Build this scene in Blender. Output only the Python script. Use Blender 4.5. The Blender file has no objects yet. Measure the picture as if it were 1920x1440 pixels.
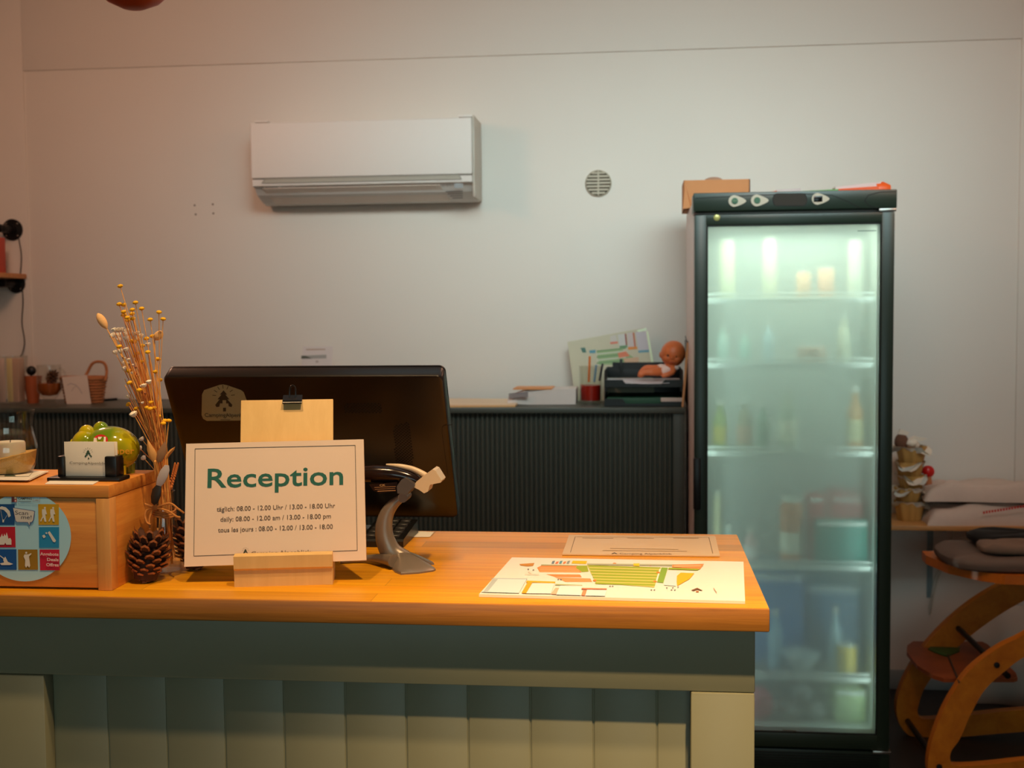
import bpy, bmesh, math, random
from mathutils import Matrix, Vector
from mathutils.geometry import tessellate_polygon
random.seed(7)
S = bpy.context.scene
COL = S.collection
PI = math.pi
R = math.radians
V = Vector

# ---------------------------------------------------------------- camera
EYE = V((0, 0, 1.40)); FPX = 2214.0
YAW, PITCH, ROLL = R(6.23), R(3.38), R(-0.49)
_f = V((-math.sin(YAW)*math.cos(PITCH), math.cos(YAW)*math.cos(PITCH), -math.sin(PITCH)))
_r = V((math.cos(YAW), math.sin(YAW), 0)); _u = _r.cross(_f)
_r2 = math.cos(ROLL)*_r + math.sin(ROLL)*_u; _u2 = -math.sin(ROLL)*_r + math.cos(ROLL)*_u
cam = bpy.data.cameras.new('camera'); co = bpy.data.objects.new('camera', cam); COL.objects.link(co)
cam.sensor_width = 36; cam.lens = FPX/1920*36
co.matrix_world = Matrix(((_r2.x, _u2.x, -_f.x, EYE.x), (_r2.y, _u2.y, -_f.y, EYE.y), (_r2.z, _u2.z, -_f.z, EYE.z), (0, 0, 0, 1)))
cam.dof.use_dof = True; cam.dof.focus_distance = 1.6; cam.dof.aperture_fstop = 9.0
S.camera = co

# ---------------------------------------------------------------- view, world, large lights
S.view_settings.view_transform = 'Standard'; S.view_settings.look = 'None'
S.view_settings.gamma = 1; S.view_settings.use_curve_mapping = False
S.view_settings.exposure = 0.0
S.cycles.use_denoising = True
S.cycles.max_bounces = 10; S.cycles.transmission_bounces = 10; S.cycles.glossy_bounces = 5; S.cycles.transparent_max_bounces = 24
S.cycles.sample_clamp_indirect = 4.0; S.cycles.caustics_refractive = True; S.cycles.caustics_reflective = False
W = bpy.data.worlds.new('world'); S.world = W; W.use_nodes = True
W.node_tree.nodes['Background'].inputs[0].default_value = (.62, .8, .85, 1)
W.node_tree.nodes['Background'].inputs[1].default_value = .8

def light(name, kind, loc, target, energy, color, **k):
    d = bpy.data.lights.new(name, kind); d.energy = energy; d.color = color
    for a, b in k.items(): setattr(d, a, b)
    o = bpy.data.objects.new(name, d); COL.objects.link(o); o.location = loc
    dv = V(target) - V(loc)
    if dv.length > 0: o.rotation_euler = dv.to_track_quat('-Z', 'Y').to_euler()
    return o
WARM = (1.0, .67, .34); WARM2 = (1.0, .54, .34); DAY = (.70, .97, .98)
# unseen cool area light added overhead to light the back wall like daylight
light('added_roof_light', 'AREA', (.35, 1.98, 2.72), (.05, 4.45, 1.92), 9.5, DAY, shape='RECTANGLE', size=2.2, size_y=.5, spread=R(62))
# warm ceiling spots over the counter and unseen point lights added to warm the room
light('counter_spot', 'SPOT', (.12, .86, 2.70), (-.05, 1.66, 1.05), 86, WARM, spot_size=R(66), spot_blend=1, shadow_soft_size=.025)
light('front_spot', 'SPOT', (.25, .62, 2.70), (.20, 1.26, .50), 215, WARM, spot_size=R(46), spot_blend=1, shadow_soft_size=.03)
light('counter_spot', 'SPOT', (-.50, 1.0, 2.68), (-.74, 1.6, 1.15), 60, WARM, spot_size=R(62), spot_blend=1, shadow_soft_size=.03)
light('rear_fill_light', 'AREA', (.4, -2.9, 1.65), (0, 2, 1.3), 7, (.62, .92, .90), shape='RECTANGLE', size=2.2, size_y=1.2, spread=R(120))  # soft cool fill added behind the camera, as from a rear window
light('unseen_room_light', 'POINT', (-1.8, 2.9, 2.32), (-1.8, 2.9, 0), 20, WARM2, shadow_soft_size=.12)
light('unseen_room_light', 'POINT', (.3, 2.45, 2.22), (.3, 2.45, 0), 6.5, WARM2, shadow_soft_size=.12)
light('unseen_room_light', 'POINT', (1.35, 2.7, 2.30), (1.35, 2.7, 0), 9, WARM2, shadow_soft_size=.12)  # added to brighten the shelf things right of the fridge

# ---------------------------------------------------------------- measuring: photo pixel -> point on a real plane
def ray(px, py): return _f + _r2*((px-960)/FPX) - _u2*((py-720)/FPX)
def oy(px, py, y): r = ray(px, py); return EYE + r*(y/r.y)
def oz(px, py, z): r = ray(px, py); return EYE + r*((z-EYE.z)/r.z)
def ox(px, py, x): r = ray(px, py); return EYE + r*(x/r.x)

# ---------------------------------------------------------------- materials
def lin(c): return tuple(((x/255)/12.92 if x <= 10 else ((x/255+.055)/1.055)**2.4) for x in c) + (1,)
_M = {}
def mat(name, c, rough=.55, metal=0.0, var=.04, scale=30, **k):
    if name in _M: return _M[name]
    m = bpy.data.materials.new(name); m.use_nodes = True; nt = m.node_tree
    b = nt.nodes['Principled BSDF']; c = lin(c)
    b.inputs['Base Color'].default_value = c
    b.inputs['Roughness'].default_value = rough; b.inputs['Metallic'].default_value = metal
    for a, v in k.items(): b.inputs[a.replace('_', ' ')].default_value = v
    if var > 0:
        tc = nt.nodes.new('ShaderNodeTexCoord'); n = nt.nodes.new('ShaderNodeTexNoise'); n.inputs['Scale'].default_value = scale
        n.inputs['Detail'].default_value = 4
        mx = nt.nodes.new('ShaderNodeMix'); mx.data_type = 'RGBA'
        mx.inputs[6].default_value = tuple(x*(1-var) for x in c[:3])+(1,)
        mx.inputs[7].default_value = tuple(min(1, x*(1+var)) for x in c[:3])+(1,)
        nt.links.new(tc.outputs['Object'], n.inputs['Vector']); nt.links.new(n.outputs['Fac'], mx.inputs[0]); nt.links.new(mx.outputs[2], b.inputs['Base Color'])
    _M[name] = m; return m

def wood(name, a, b2, stretch=(1.5, 18, 18), rough=.45, scale=4, staves=None, knots=0, bump=.1):
    if name in _M: return _M[name]
    m = bpy.data.materials.new(name); m.use_nodes = True; nt = m.node_tree; N = nt.nodes.new; L = nt.links.new
    p = nt.nodes['Principled BSDF']; p.inputs['Roughness'].default_value = rough
    tc = N('ShaderNodeTexCoord'); mp = N('ShaderNodeMapping'); mp.inputs['Scale'].default_value = stretch
    L(tc.outputs['Object'], mp.inputs['Vector'])
    n = N('ShaderNodeTexNoise'); n.inputs['Scale'].default_value = scale; n.inputs['Detail'].default_value = 8; n.inputs['Roughness'].default_value = .65; n.inputs['Distortion'].default_value = .6
    L(mp.outputs[0], n.inputs['Vector'])
    cr = N('ShaderNodeValToRGB'); cr.color_ramp.elements[0].position = .32; cr.color_ramp.elements[1].position = .68
    cr.color_ramp.elements[0].color = lin(a); cr.color_ramp.elements[1].color = lin(b2)
    L(n.outputs['Fac'], cr.inputs[0]); out = cr.outputs[0]
    if staves:
        br = N('ShaderNodeTexBrick'); br.inputs['Scale'].default_value = 1; br.inputs['Brick Width'].default_value = staves[0]; br.inputs['Row Height'].default_value = staves[1]
        br.inputs['Mortar Size'].default_value = .0006; br.inputs['Color1'].default_value = (.72, .72, .72, 1); br.inputs['Color2'].default_value = (1.12, 1.12, 1.12, 1); br.inputs['Mortar'].default_value = (.6, .6, .6, 1)
        L(tc.outputs['Object'], br.inputs['Vector'])
        mx = N('ShaderNodeMix'); mx.data_type = 'RGBA'; mx.blend_type = 'MULTIPLY'; mx.inputs[0].default_value = 1
        L(out, mx.inputs[6]); L(br.outputs['Color'], mx.inputs[7]); out = mx.outputs[2]
    if knots:
        v = N('ShaderNodeTexVoronoi'); v.inputs['Scale'].default_value = knots
        L(tc.outputs['Object'], v.inputs['Vector']); k = N('ShaderNodeValToRGB')
        k.color_ramp.elements[0].position = .03; k.color_ramp.elements[0].color = (.25, .12, .06, 1); k.color_ramp.elements[1].position = .09; k.color_ramp.elements[1].color = (1, 1, 1, 1)
        L(v.outputs['Distance'], k.inputs[0]); mx = N('ShaderNodeMix'); mx.data_type = 'RGBA'; mx.blend_type = 'MULTIPLY'; mx.inputs[0].default_value = 1
        L(out, mx.inputs[6]); L(k.outputs[0], mx.inputs[7]); out = mx.outputs[2]
    L(out, p.inputs['Base Color'])
    if bump:
        bp = N('ShaderNodeBump'); bp.inputs['Strength'].default_value = bump; bp.inputs['Distance'].default_value = .002
        L(n.outputs['Fac'], bp.inputs['Height']); L(bp.outputs[0], p.inputs['Normal'])
    _M[name] = m; return m

def glass(name, c=(250, 250, 248)):
    """thin clear glass: lets light straight through, mirrors more at grazing angles"""
    if name in _M: return _M[name]
    m = bpy.data.materials.new(name); m.use_nodes = True; nt = m.node_tree; N = nt.nodes.new; L = nt.links.new
    nt.nodes.remove(nt.nodes['Principled BSDF']); out = nt.nodes['Material Output']
    lw = N('ShaderNodeLayerWeight'); lw.inputs['Blend'].default_value = .5
    pw = N('ShaderNodeMath'); pw.operation = 'POWER'; pw.inputs[1].default_value = 4; L(lw.outputs['Facing'], pw.inputs[0])
    ma = N('ShaderNodeMath'); ma.operation = 'MULTIPLY_ADD'; ma.inputs[1].default_value = .55; ma.inputs[2].default_value = .045; L(pw.outputs[0], ma.inputs[0])
    tr = N('ShaderNodeBsdfTransparent'); tr.inputs[0].default_value = lin(c); gl = N('ShaderNodeBsdfGlossy'); gl.inputs['Roughness'].default_value = .03
    mx = N('ShaderNodeMixShader')
    L(ma.outputs[0], mx.inputs[0]); L(tr.outputs[0], mx.inputs[1]); L(gl.outputs[0], mx.inputs[2]); L(mx.outputs[0], out.inputs['Surface'])
    _M[name] = m; return m

def ink(c): return mat('ink_%02x%02x%02x' % tuple(c), c, .7, var=0)

WALLM = mat('wall_paint', (226, 219, 210), .85, var=.02, scale=3)
ANTH = mat('anthracite_paint', (72, 76, 68), .42, var=.05)
GREEN = mat('sage_paint', (143, 141, 114), .45, var=.05, scale=12)
BLACK = mat('black_plastic', (14, 14, 15), .38, var=.1)
WHITE = mat('white_plastic', (232, 226, 218), .4, var=.02)
PAPER = mat('paper', (236, 228, 216), .75, var=.02)
BEECH = wood('oiled_beech', (214, 136, 14), (238, 168, 26), (1.2, 22, 22), .36, 3.2, staves=(.62, .043))
PINE = wood('pine', (208, 124, 44), (230, 156, 66), (1.5, 26, 26), .55, 3.5, knots=0)
PINEY = wood('pine_side', (208, 124, 44), (230, 156, 66), (26, 1.5, 26), .55, 3.5, knots=0)
PINEZ = wood('pine_upright', (220, 150, 78), (234, 170, 96), (26, 26, 1.5), .55, 3.5)
BIRCH = wood('birch', (216, 176, 112), (226, 188, 124), (20, 20, 1.6), .55, 3, bump=.04)
GLASS = glass('clear_glass')
TWINE = mat('jute', (186, 122, 60), .9, var=.3, scale=300)
CHROME = mat('metal', (190, 186, 180), .25, 1.0)

# ---------------------------------------------------------------- mesh building
_W = {}
def tag(o, label=None, cat=None, group=None, kind=None):
    if label: o['label'] = label
    if cat: o['category'] = cat
    if group: o['group'] = group
    if kind: o['kind'] = kind
    return o
def thing(name, label, cat, loc=(0, 0, 0), rot=None, group=None):
    o = bpy.data.objects.new(name, None); COL.objects.link(o); o.empty_display_size = .05
    M = Matrix.Translation(V(loc))
    if rot is not None: M = M @ (rot if isinstance(rot, Matrix) else Matrix.Rotation(rot, 4, 'Z'))
    o.matrix_world = M; _W[o.name] = M.copy()
    return tag(o, label, cat, group)

_txt = {}
def text_geo(s, weight=0.0):
    key = (s, weight)
    if key not in _txt:
        c = bpy.data.curves.new('t', 'FONT'); c.body = s; c.size = 1; c.offset = weight; c.resolution_u = 3
        o = bpy.data.objects.new('t', c); COL.objects.link(o); bpy.context.view_layer.update()
        me = bpy.data.meshes.new_from_object(o.evaluated_get(bpy.context.evaluated_depsgraph_get()))
        vs = [(v.co.x, v.co.y) for v in me.vertices]; fs = [tuple(p.vertices) for p in me.polygons]
        bpy.data.objects.remove(o); bpy.data.curves.remove(c); bpy.data.meshes.remove(me)
        xs = [v[0] for v in vs]
        _txt[key] = (vs, fs, min(xs), max(xs))
    return _txt[key]

class MB:
    """collects shapes given in world space (or in the space of M) and builds one mesh"""
    def __init__(s, M=None): s.v = []; s.f = []; s.m = []; s.sm = []; s.mats = []; s.M = M or Matrix()
    def add(s, vs, fs, m, smooth=False):
        if m not in s.mats: s.mats.append(m)
        k = s.mats.index(m); n = len(s.v)
        s.v += [s.M @ V(v) for v in vs]; s.f += [tuple(i+n for i in f) for f in fs]
        s.m += [k]*len(fs); s.sm += (smooth if isinstance(smooth, list) else [smooth]*len(fs)); return s
    def box(s, a, b, m, bev=0.0, seg=2, M=None):
        a, b = V(a), V(b); bm = bmesh.new(); bmesh.ops.create_cube(bm, size=1)
        c = (a+b)/2; d = b-a
        for v in bm.verts: v.co = V((c.x+v.co.x*d.x, c.y+v.co.y*d.y, c.z+v.co.z*d.z))
        if bev: bmesh.ops.bevel(bm, geom=bm.edges[:], offset=min(bev, .49*min(abs(d.x), abs(d.y), abs(d.z))), segments=seg, profile=.5, affect='EDGES')
        if M: bm.transform(M)
        bm.normal_update(); fl = [bool(bev) and max(abs(c_) for c_ in f.normal) < .9995 for f in bm.faces] if not M else bool(bev)
        s.bm(bm, m, fl); return s
    def bm(s, bm, m, smooth=False):
        bm.verts.ensure_lookup_table(); bm.verts.index_update()
        s.add([v.co.copy() for v in bm.verts], [[v.index for v in f.verts] for f in bm.faces], m, smooth); bm.free(); return s
    def ball(s, c, r, m, seg=16, rings=10, M=None):
        bm = bmesh.new(); bmesh.ops.create_uvsphere(bm, u_segments=seg, v_segments=rings, radius=1)
        r = (r, r, r) if not hasattr(r, '__len__') else r
        for v in bm.verts: v.co = V((v.co.x*r[0], v.co.y*r[1], v.co.z*r[2]))
        if M: bm.transform(M)
        bmesh.ops.translate(bm, verts=bm.verts, vec=V(c)); return s.bm(bm, m, True)
    def tube(s, pts, rad, m, n=8, caps=True, flat=1.0, upv=None):
        pts = [V(p) for p in pts]; k = len(pts)
        rad = rad if hasattr(rad, '__len__') else [rad]*k
        vs = []; prev = None
        for i, p in enumerate(pts):
            t = (pts[min(i+1, k-1)]-pts[max(i-1, 0)]).normalized()
            if prev is None:
                a = V(upv) if upv else (V((0, 0, 1)) if abs(t.z) < .9 else V((1, 0, 0)))
                prev = (a - t*a.dot(t)).normalized()
            else: prev = (prev - t*prev.dot(t)).normalized()
            q = t.cross(prev)
            for j in range(n):
                an = 2*PI*j/n; vs.append(p + prev*math.cos(an)*rad[i] + q*math.sin(an)*rad[i]*flat)
        fs = [(i*n+j, i*n+(j+1) % n, (i+1)*n+(j+1) % n, (i+1)*n+j) for i in range(k-1) for j in range(n)]
        if caps: fs += [tuple(range(n-1, -1, -1)), tuple((k-1)*n+j for j in range(n))]
        return s.add(vs, fs, m, True)
    def lathe(s, c, prof, m, n=32, M=None, sx=1.0, sy=1.0, rib=None, close=False):
        c = V(c); vs = []; k = len(prof)
        for r, z in prof:
            for j in range(n):
                a = 2*PI*j/n; rr = r*(1+(rib[1]*math.cos(rib[0]*a) if rib else 0))
                p = V((rr*math.cos(a)*sx, rr*math.sin(a)*sy, z)); vs.append((M @ p if M else p)+c)
        fs = [(i*n+j, i*n+(j+1) % n, (i+1)*n+(j+1) % n, (i+1)*n+j) for i in range(k-1) for j in range(n)]
        if close: fs += [((k-1)*n+j, (k-1)*n+(j+1) % n, (j+1) % n, j) for j in range(n)]
        else:
            if prof[0][0] > 1e-5: fs.append(tuple(range(n-1, -1, -1)))
            if prof[-1][0] > 1e-5: fs.append(tuple((k-1)*n+j for j in range(n)))
        return s.add(vs, fs, m, True)
    def prism(s, poly, ext, m, smooth=False):
        """poly: 3-D outline, ext: extrusion vector"""
        poly = [V(p) for p in poly]; e = V(ext); n = len(poly)
        tri = tessellate_polygon([poly])
        vs = poly + [p+e for p in poly]
        fs = [tuple(t) for t in tri] + [tuple(i+n for i in reversed(t)) for t in tri]
        fs += [(i, (i+1) % n, (i+1) % n+n, i+n) for i in range(n)]
        return s.add(vs, fs, m, smooth)
    def face(s, poly, m):
        poly = [V(p) for p in poly]; return s.add(poly, [tuple(t) for t in tessellate_polygon([poly])], m)
    def build(s, name, parent=None, origin=None, fix=True):
        if parent is not None: P = _W[parent.name]
        else: P = Matrix.Translation(V(origin)) if origin is not None else Matrix()
        inv = P.inverted(); me = bpy.data.meshes.new(name)
        me.from_pydata([inv @ v for v in s.v], [], s.f); me.update()
        for mm in s.mats: me.materials.append(mm)
        me.polygons.foreach_set('material_index', s.m); me.polygons.foreach_set('use_smooth', s.sm)
        if fix:
            bm = bmesh.new(); bm.from_mesh(me); bmesh.ops.recalc_face_normals(bm, faces=bm.faces); bm.to_mesh(me); bm.free()
        if any(s.sm) and hasattr(me, 'set_sharp_from_angle'): me.set_sharp_from_angle(angle=R(42))
        o = bpy.data.objects.new(name, me); COL.objects.link(o)
        if parent is not None: o.parent = parent
        else: o.matrix_world = P
        _W[o.name] = P.copy(); return o

class Plane:
    """a flat face in the room; px() finds where a photo pixel lands on it; the printer lays lettering on it"""
    def __init__(s, o, ux, uy): s.o = V(o); s.x = V(ux).normalized(); s.n = s.x.cross(V(uy)).normalized(); s.y = s.n.cross(s.x).normalized()
    def px(s, px, py): r = ray(px, py); return EYE + r*((s.o-EYE).dot(s.n)/r.dot(s.n))
    def uv(s, px, py): d = s.px(px, py)-s.o; return d.dot(s.x), d.dot(s.y)
    def at(s, u, v, h=0.0): return s.o+s.x*u+s.y*v+s.n*h
class Print:
    def __init__(s, pl, step=.00012, base=.0004): s.p = pl; s.b = MB(); s.h = base; s.step = step
    def poly(s, pts, c, raw=False):
        P = pts if raw else [s.p.uv(*q) for q in pts]
        s.b.face([s.p.at(u, v, s.h) for u, v in P], ink(c)); s.h += s.step*.2; return s
    def disc(s, x, y, r, c, n=32, ry=None):
        ry = ry or r; return s.poly([(x+r*math.cos(2*PI*i/n), y+ry*math.sin(2*PI*i/n)) for i in range(n)], c)
    def line(s, pts, w, c):
        for a, b in zip(pts[:-1], pts[1:]):
            a, b = V(a), V(b); d = (b-a); 
            if d.length == 0: continue
            n = V((-d.y, d.x)).normalized()*w/2
            s.poly([a+n, b+n, b-n, a-n], c)
        return s
    def text(s, t, L, Rr, cap, c, w=0.0, font_cap=.68, up=None):
        vs, fs, x0, x1 = text_geo(t, w)
        a = V(s.p.uv(*L)); b = V(s.p.uv(*Rr)); ux = (b-a)/(x1-x0)
        if up is None: top = V(s.p.uv(L[0], L[1]-cap)); hgt = (top-a).length; uy = V((-ux.y, ux.x)).normalized()*hgt/font_cap
        else: uy = (V(s.p.uv(*up))-a)/font_cap
        s.b.add([s.p.at(*(a+ux*(x-x0)+uy*y), s.h) for x, y in vs], fs, ink(c)); s.h += s.step*.2; return s
    def build(s, name, parent): return s.b.build(name, parent, fix=False)

def smooth_path(pts, k=6):
    pts = [V(p) for p in pts]; out = []
    for i in range(len(pts)-1):
        p0, p1, p2, p3 = pts[max(i-1, 0)], pts[i], pts[i+1], pts[min(i+2, len(pts)-1)]
        for j in range(k):
            t = j/k; out.append(.5*((2*p1)+(p2-p0)*t+(2*p0-5*p1+4*p2-p3)*t*t+(3*p1-p0-3*p2+p3)*t**3))
    return out+[pts[-1]]
def lerp_list(a, n):
    return [a[int(i*(len(a)-1)/(n-1))]*(1-((i*(len(a)-1)/(n-1)) % 1)) + a[min(len(a)-1, int(i*(len(a)-1)/(n-1))+1)]*((i*(len(a)-1)/(n-1)) % 1) for i in range(n)]
def dup(root, loc, rotm=None, label=None, group=None):
    r = root.copy(); COL.objects.link(r)
    M = Matrix.Translation(V(loc)) @ (rotm or root.matrix_world.to_3x3().to_4x4()); r.matrix_world = M
    if label: r['label'] = label
    if group: r['group'] = group
    for ch in [c for c in COL.objects if c.parent == root]:
        c = ch.copy(); COL.objects.link(c); c.parent = r
        for g in [q for q in COL.objects if q.parent == ch]:
            d = g.copy(); COL.objects.link(d); d.parent = c
    return r

def tree_logo(pr, cx, cy, h, c, rays=True):
    """small fir with a hut-shaped gap and sun rays; h = pixel height"""
    u = h/100
    def P(l): return [(cx+x*u, cy+y*u) for x, y in l]
    pr.poly(P([(0, -50), (20, -26), (10, -27), (32, 0), (20, -1), (48, 30), (44, 42), (28, 38), (26, 22), (14, 22), (14, 4), (-6, 4), (-6, 22), (-20, 22), (-24, 40), (-40, 42), (-46, 30), (-22, -1), (-34, 0), (-12, -27), (-22, -26)]), c)
    pr.poly(P([(-3, 46), (13, 46), (13, 66), (-3, 66)]), c)
    if rays:
        for a in (-85, -58, -32, -4, 25, 55, 83):
            s_, c_ = math.sin(R(a)), math.cos(R(a))
            pr.line(P([(s_*42, -18-c_*42), (s_*62, -18-c_*62)]), 3.2*u, c)

# ================================================================ ROOM
WY = 4.45
xl = oy(50, 300, WY).x; zt = oy(960, 104, WY).z; xr = oy(1915, 75, WY).x
b = MB(); e = .009
b.box((-4.2, WY, 0), (2.6, WY+.1, 2.75), WALLM)
b.box((-4.2, WY-e, 0), (xl, WY+.01, 2.75), WALLM, .002)
b.box((xr, WY-e, 0), (2.6, WY+.01, 2.75), WALLM, .002)
b.box((xl, WY-e, zt), (xr, WY+.01, 2.75), WALLM, .002)
HOLE = mat('plug_hole', (120, 108, 96), .9)
for px, py in ((365, 385), (399, 383), (367, 402), (400, 400)):
    p = oy(px, py, WY); b.ball((p.x, WY-.0005, p.z), (.004, .001, .004), HOLE, 8, 6)
tag(b.build('wall_back'), kind='structure')
tag(MB().box((-4.3, -3, 0), (-4.2, 4.55, 2.75), WALLM).build('wall_left'), kind='structure')
tag(MB().box((2.6, -3, 0), (2.7, 4.55, 2.75), WALLM).build('wall_right'), kind='structure')
b = MB()
for a, c in (((-4.3, -3.1, 0), (-.75, -3, 2.75)), ((1.55, -3.1, 0), (2.7, -3, 2.75)), ((-.75, -3.1, 0), (1.55, -3, 1.0)), ((-.75, -3.1, 2.3), (1.55, -3, 2.75))): b.box(a, c, WALLM)
tag(b.build('wall_rear'), kind='structure')
CEIL = mat('ceiling_paint', (222, 206, 196), .9, var=.02, scale=3); FR = mat('window_frame_paint', (90, 96, 98), .5)
b = MB()
for a, c in (((-4.3, -3.1, 2.75), (2.7, 1.7, 2.85)), ((-4.3, 2.35, 2.75), (2.7, 4.55, 2.85)), ((-4.3, 1.7, 2.75), (-.85, 2.35, 2.85)), ((1.55, 1.7, 2.75), (2.7, 2.35, 2.85))): b.box(a, c, CEIL)
tag(b.build('ceiling'), kind='structure')
b = MB()
for a, c in (((-.85, 1.7, 2.79), (-.80, 2.35, 2.85)), ((1.50, 1.7, 2.79), (1.55, 2.35, 2.85)), ((-.85, 1.7, 2.79), (1.55, 1.75, 2.85)), ((-.85, 2.30, 2.79), (1.55, 2.35, 2.85)), ((.33, 1.7, 2.79), (.38, 2.35, 2.85))): b.box(a, c, FR)
tag(b.build('added_roof_window'), kind='structure')  # unseen roof window frame, added to go with the overhead area light
b = MB()
for a, c in (((-.75, -3.08, 1.0), (-.69, -3.02, 2.3)), ((1.49, -3.08, 1.0), (1.55, -3.02, 2.3)), ((-.75, -3.08, 1.0), (1.55, -3.02, 1.06)), ((-.75, -3.08, 2.24), (1.55, -3.02, 2.3)), ((.37, -3.08, 1.0), (.43, -3.02, 2.3))): b.box(a, c, FR)
tag(b.build('added_rear_window'), kind='structure')  # unseen rear window frame, added to go with the soft fill
FLOORM = mat('dark_floor', (44, 42, 44), .5, var=.2, scale=8)
tag(MB().box((-4.3, -3.1, -.1), (2.7, 4.55, 0), FLOORM).build('floor'), kind='structure')
tag(MB().box((.76, WY-.02, 0), (xr, WY, .07), mat('pale_skirting', (150, 165, 170), .5), .003).build('baseboard_back'), kind='structure')

# ================================================================ RECEPTION COUNTER
ZT = 1.05; CF = 1.40; CR = .151; CB = 1.874
XB = -2.5
EDGE = wood('edge_beech', (152, 94, 34), (188, 122, 44), (1.2, 22, 40), .4, 4)
tag(MB().box((XB, CF+.004, 1.022), (CR, CB, ZT), BEECH, .0015).box((XB, CF, 1.022), (CR, CF+.0045, ZT-.0002), EDGE, .002).build('worktop', origin=(XB, CF, 1.022)),
    'oiled orange-brown wooden worktop on the grey-green reception counter', 'worktop')
t = thing('reception_counter', 'grey-green panelled reception counter under the wooden worktop', 'counter', (-1.2, 1.65, 0))
MB().box((XB, 1.43, .939), (.137, 1.455, 1.022), GREEN, .002).build('frieze_board', t)
gx = [oy(px, 1400, 1.452).x for px in (90, 203, 313, 422, 533, 648, 762, 878, 995, 1113, 1232)]
gx = [gx[0]-.0757*k for k in range(22, 0, -1)] + gx + [.13]
b = MB()
for a, c in zip(gx[:-1], gx[1:]): b.box((a+.0006, 1.4535, .08), (c-.0006, 1.468, .9395), GREEN, .0022)
b.box((XB+.02, 1.4552, .08), (.125, 1.472, .9395), GREEN)
b.build('board_panel', t)
for x0, x1 in ((.060, .1365), (-.865, oy(86, 1350, 1.43).x), (-1.75, -1.67)):
    MB().box((x0, 1.4275, .0), (x1, 1.4525, .9385), GREEN, .002).build('corner_post' if x0 > 0 else 'post', t)
MB().box((XB, 1.47, 0), (.12, 1.50, .08), ANTH).build('plinth', t)
MB().box((.10, 1.472, 0), (.125, CB-.03, 1.022), GREEN).box((XB, CB-.05, .08), (.10, CB-.03, 1.022), GREEN).build('carcass', t)

# ================================================================ WOODEN BOX on the counter
BT = 1.1865; bx0, bx1 = -1.02, -.675; by0, by1 = 1.432, 1.58
t = thing('wooden_box', 'pine wooden box with a round blue sticker on the worktop', 'box', ((bx0+bx1)/2, by0, ZT))
MB().box((bx0, by0, BT-.0165), (bx1, by1, BT), PINE, .0015).build('lid', t)
MB().box((bx0, by0+.0025, ZT+.003), (bx1-.019, by0+.015, BT-.017), PINE, .001).build('front_board', t)
MB().box((bx1-.0185, by0+.0005, ZT), (bx1, by0+.02, BT-.017), PINEZ, .001).build('corner_post', t)
MB().box((bx1-.015, by0+.0205, ZT), (bx1-.0005, by1, BT-.017), PINEY, .001).build('side_board', t)
MB().box((bx0, by0+.016, ZT), (bx0+.014, by1-.013, BT-.017), PINEY, .001).build('side_board', t)
MB().box((bx0, by1-.012, ZT), (bx1-.016, by1, BT-.017), PINE).build('back_board', t)
pl = Plane((bx1, by0+.0014, ZT), (1, 0, 0), (0, 0, 1)); pr = Print(pl, .0002)
SB = (176, 222, 240)
pr.disc(47, 1006.5, 86.5, SB, 64, ry=83.5)
st = pr.build('round_sticker', t)
pr = Print(pl, .0002, .0008)
pr.poly([(-30, 945), (28, 945), (28, 984), (-30, 984)], (16, 78, 136))
pr.poly([(72, 945), (111, 945), (111, 984), (73, 984)], (206, 158, 22))
pr.poly([(-30, 987.5), (29, 987.5), (30, 1026), (-30, 1026)], (196, 20, 46))
pr.poly([(73.5, 988), (111.5, 988), (111.5, 1026.5), (74, 1026.5)], (32, 142, 196))
pr.poly([(-30, 1029.5), (31.5, 1029.5), (32, 1068), (-30, 1068)], (10, 84, 158))
pr.poly([(34.5, 1030), (71, 1030), (72, 1068), (35, 1068)], (160, 120, 30))
pr.poly([(75, 1030), (112, 1030), (112.5, 1069), (76, 1069)], (206, 24, 62))
WI = (232, 224, 214)
pr.poly([(-2, 952), (4, 949), (12, 951), (19, 958), (21, 967), (17, 970), (14, 962), (8, 956), (0, 954)], WI)      # paraglider
pr.line([(14, 966), (8, 976)], .5, WI); pr.line([(2, 955), (6, 976)], .5, WI); pr.poly([(5.5, 974), (8.5, 974), (8.5, 979), (5.5, 979)], WI)
for dx, k in ((0, 1), (15.5, 1.06)):                                                                                # two hikers
    x = 83+dx; pr.disc(x+2, 952, 1.9, WI, 12)
    pr.poly([(x-3, 954.5), (x+3.5, 954), (x+5, 960), (x+6, 964), (x+3, 964), (x+3.5, 969), (x+5, 978), (x+1.5, 978), (x-.5, 970), (x-3, 973), (x-5, 978), (x-6.5, 976.5), (x-2.5, 968), (x-3.5, 960)], WI)
pr.poly([(0, 1021), (0, 1009), (3, 1005), (5, 1000), (6, 1005), (8, 1005), (9, 1000), (11, 1004), (12, 1004), (13.5, 998), (15.5, 1004), (17, 1010), (20, 1008), (22.5, 1012), (22.5, 1021), (13, 1021), (11, 1017), (9, 1021)], WI)  # castle ruin
M2 = [(90.5, 998), (94, 995.5), (106, 1013), (104, 1016.5), (100.5, 1015.5)]
pr.poly(M2, WI); pr.poly([(80, 1004), (84, 1002), (87, 1006), (83, 1009)], WI); pr.poly([(86, 999), (88, 997), (90, 1000), (88, 1001)], WI)
pr.poly([(1, 1056), (9, 1054), (7, 1049), (11, 1043), (13.5, 1048), (16, 1053), (26, 1057), (20, 1059), (4, 1059)], WI); pr.line([(-2, 1039), (10, 1048)], 1.6, WI)  # kayak
pr.disc(50.5, 1036, 2, WI, 12)
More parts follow.
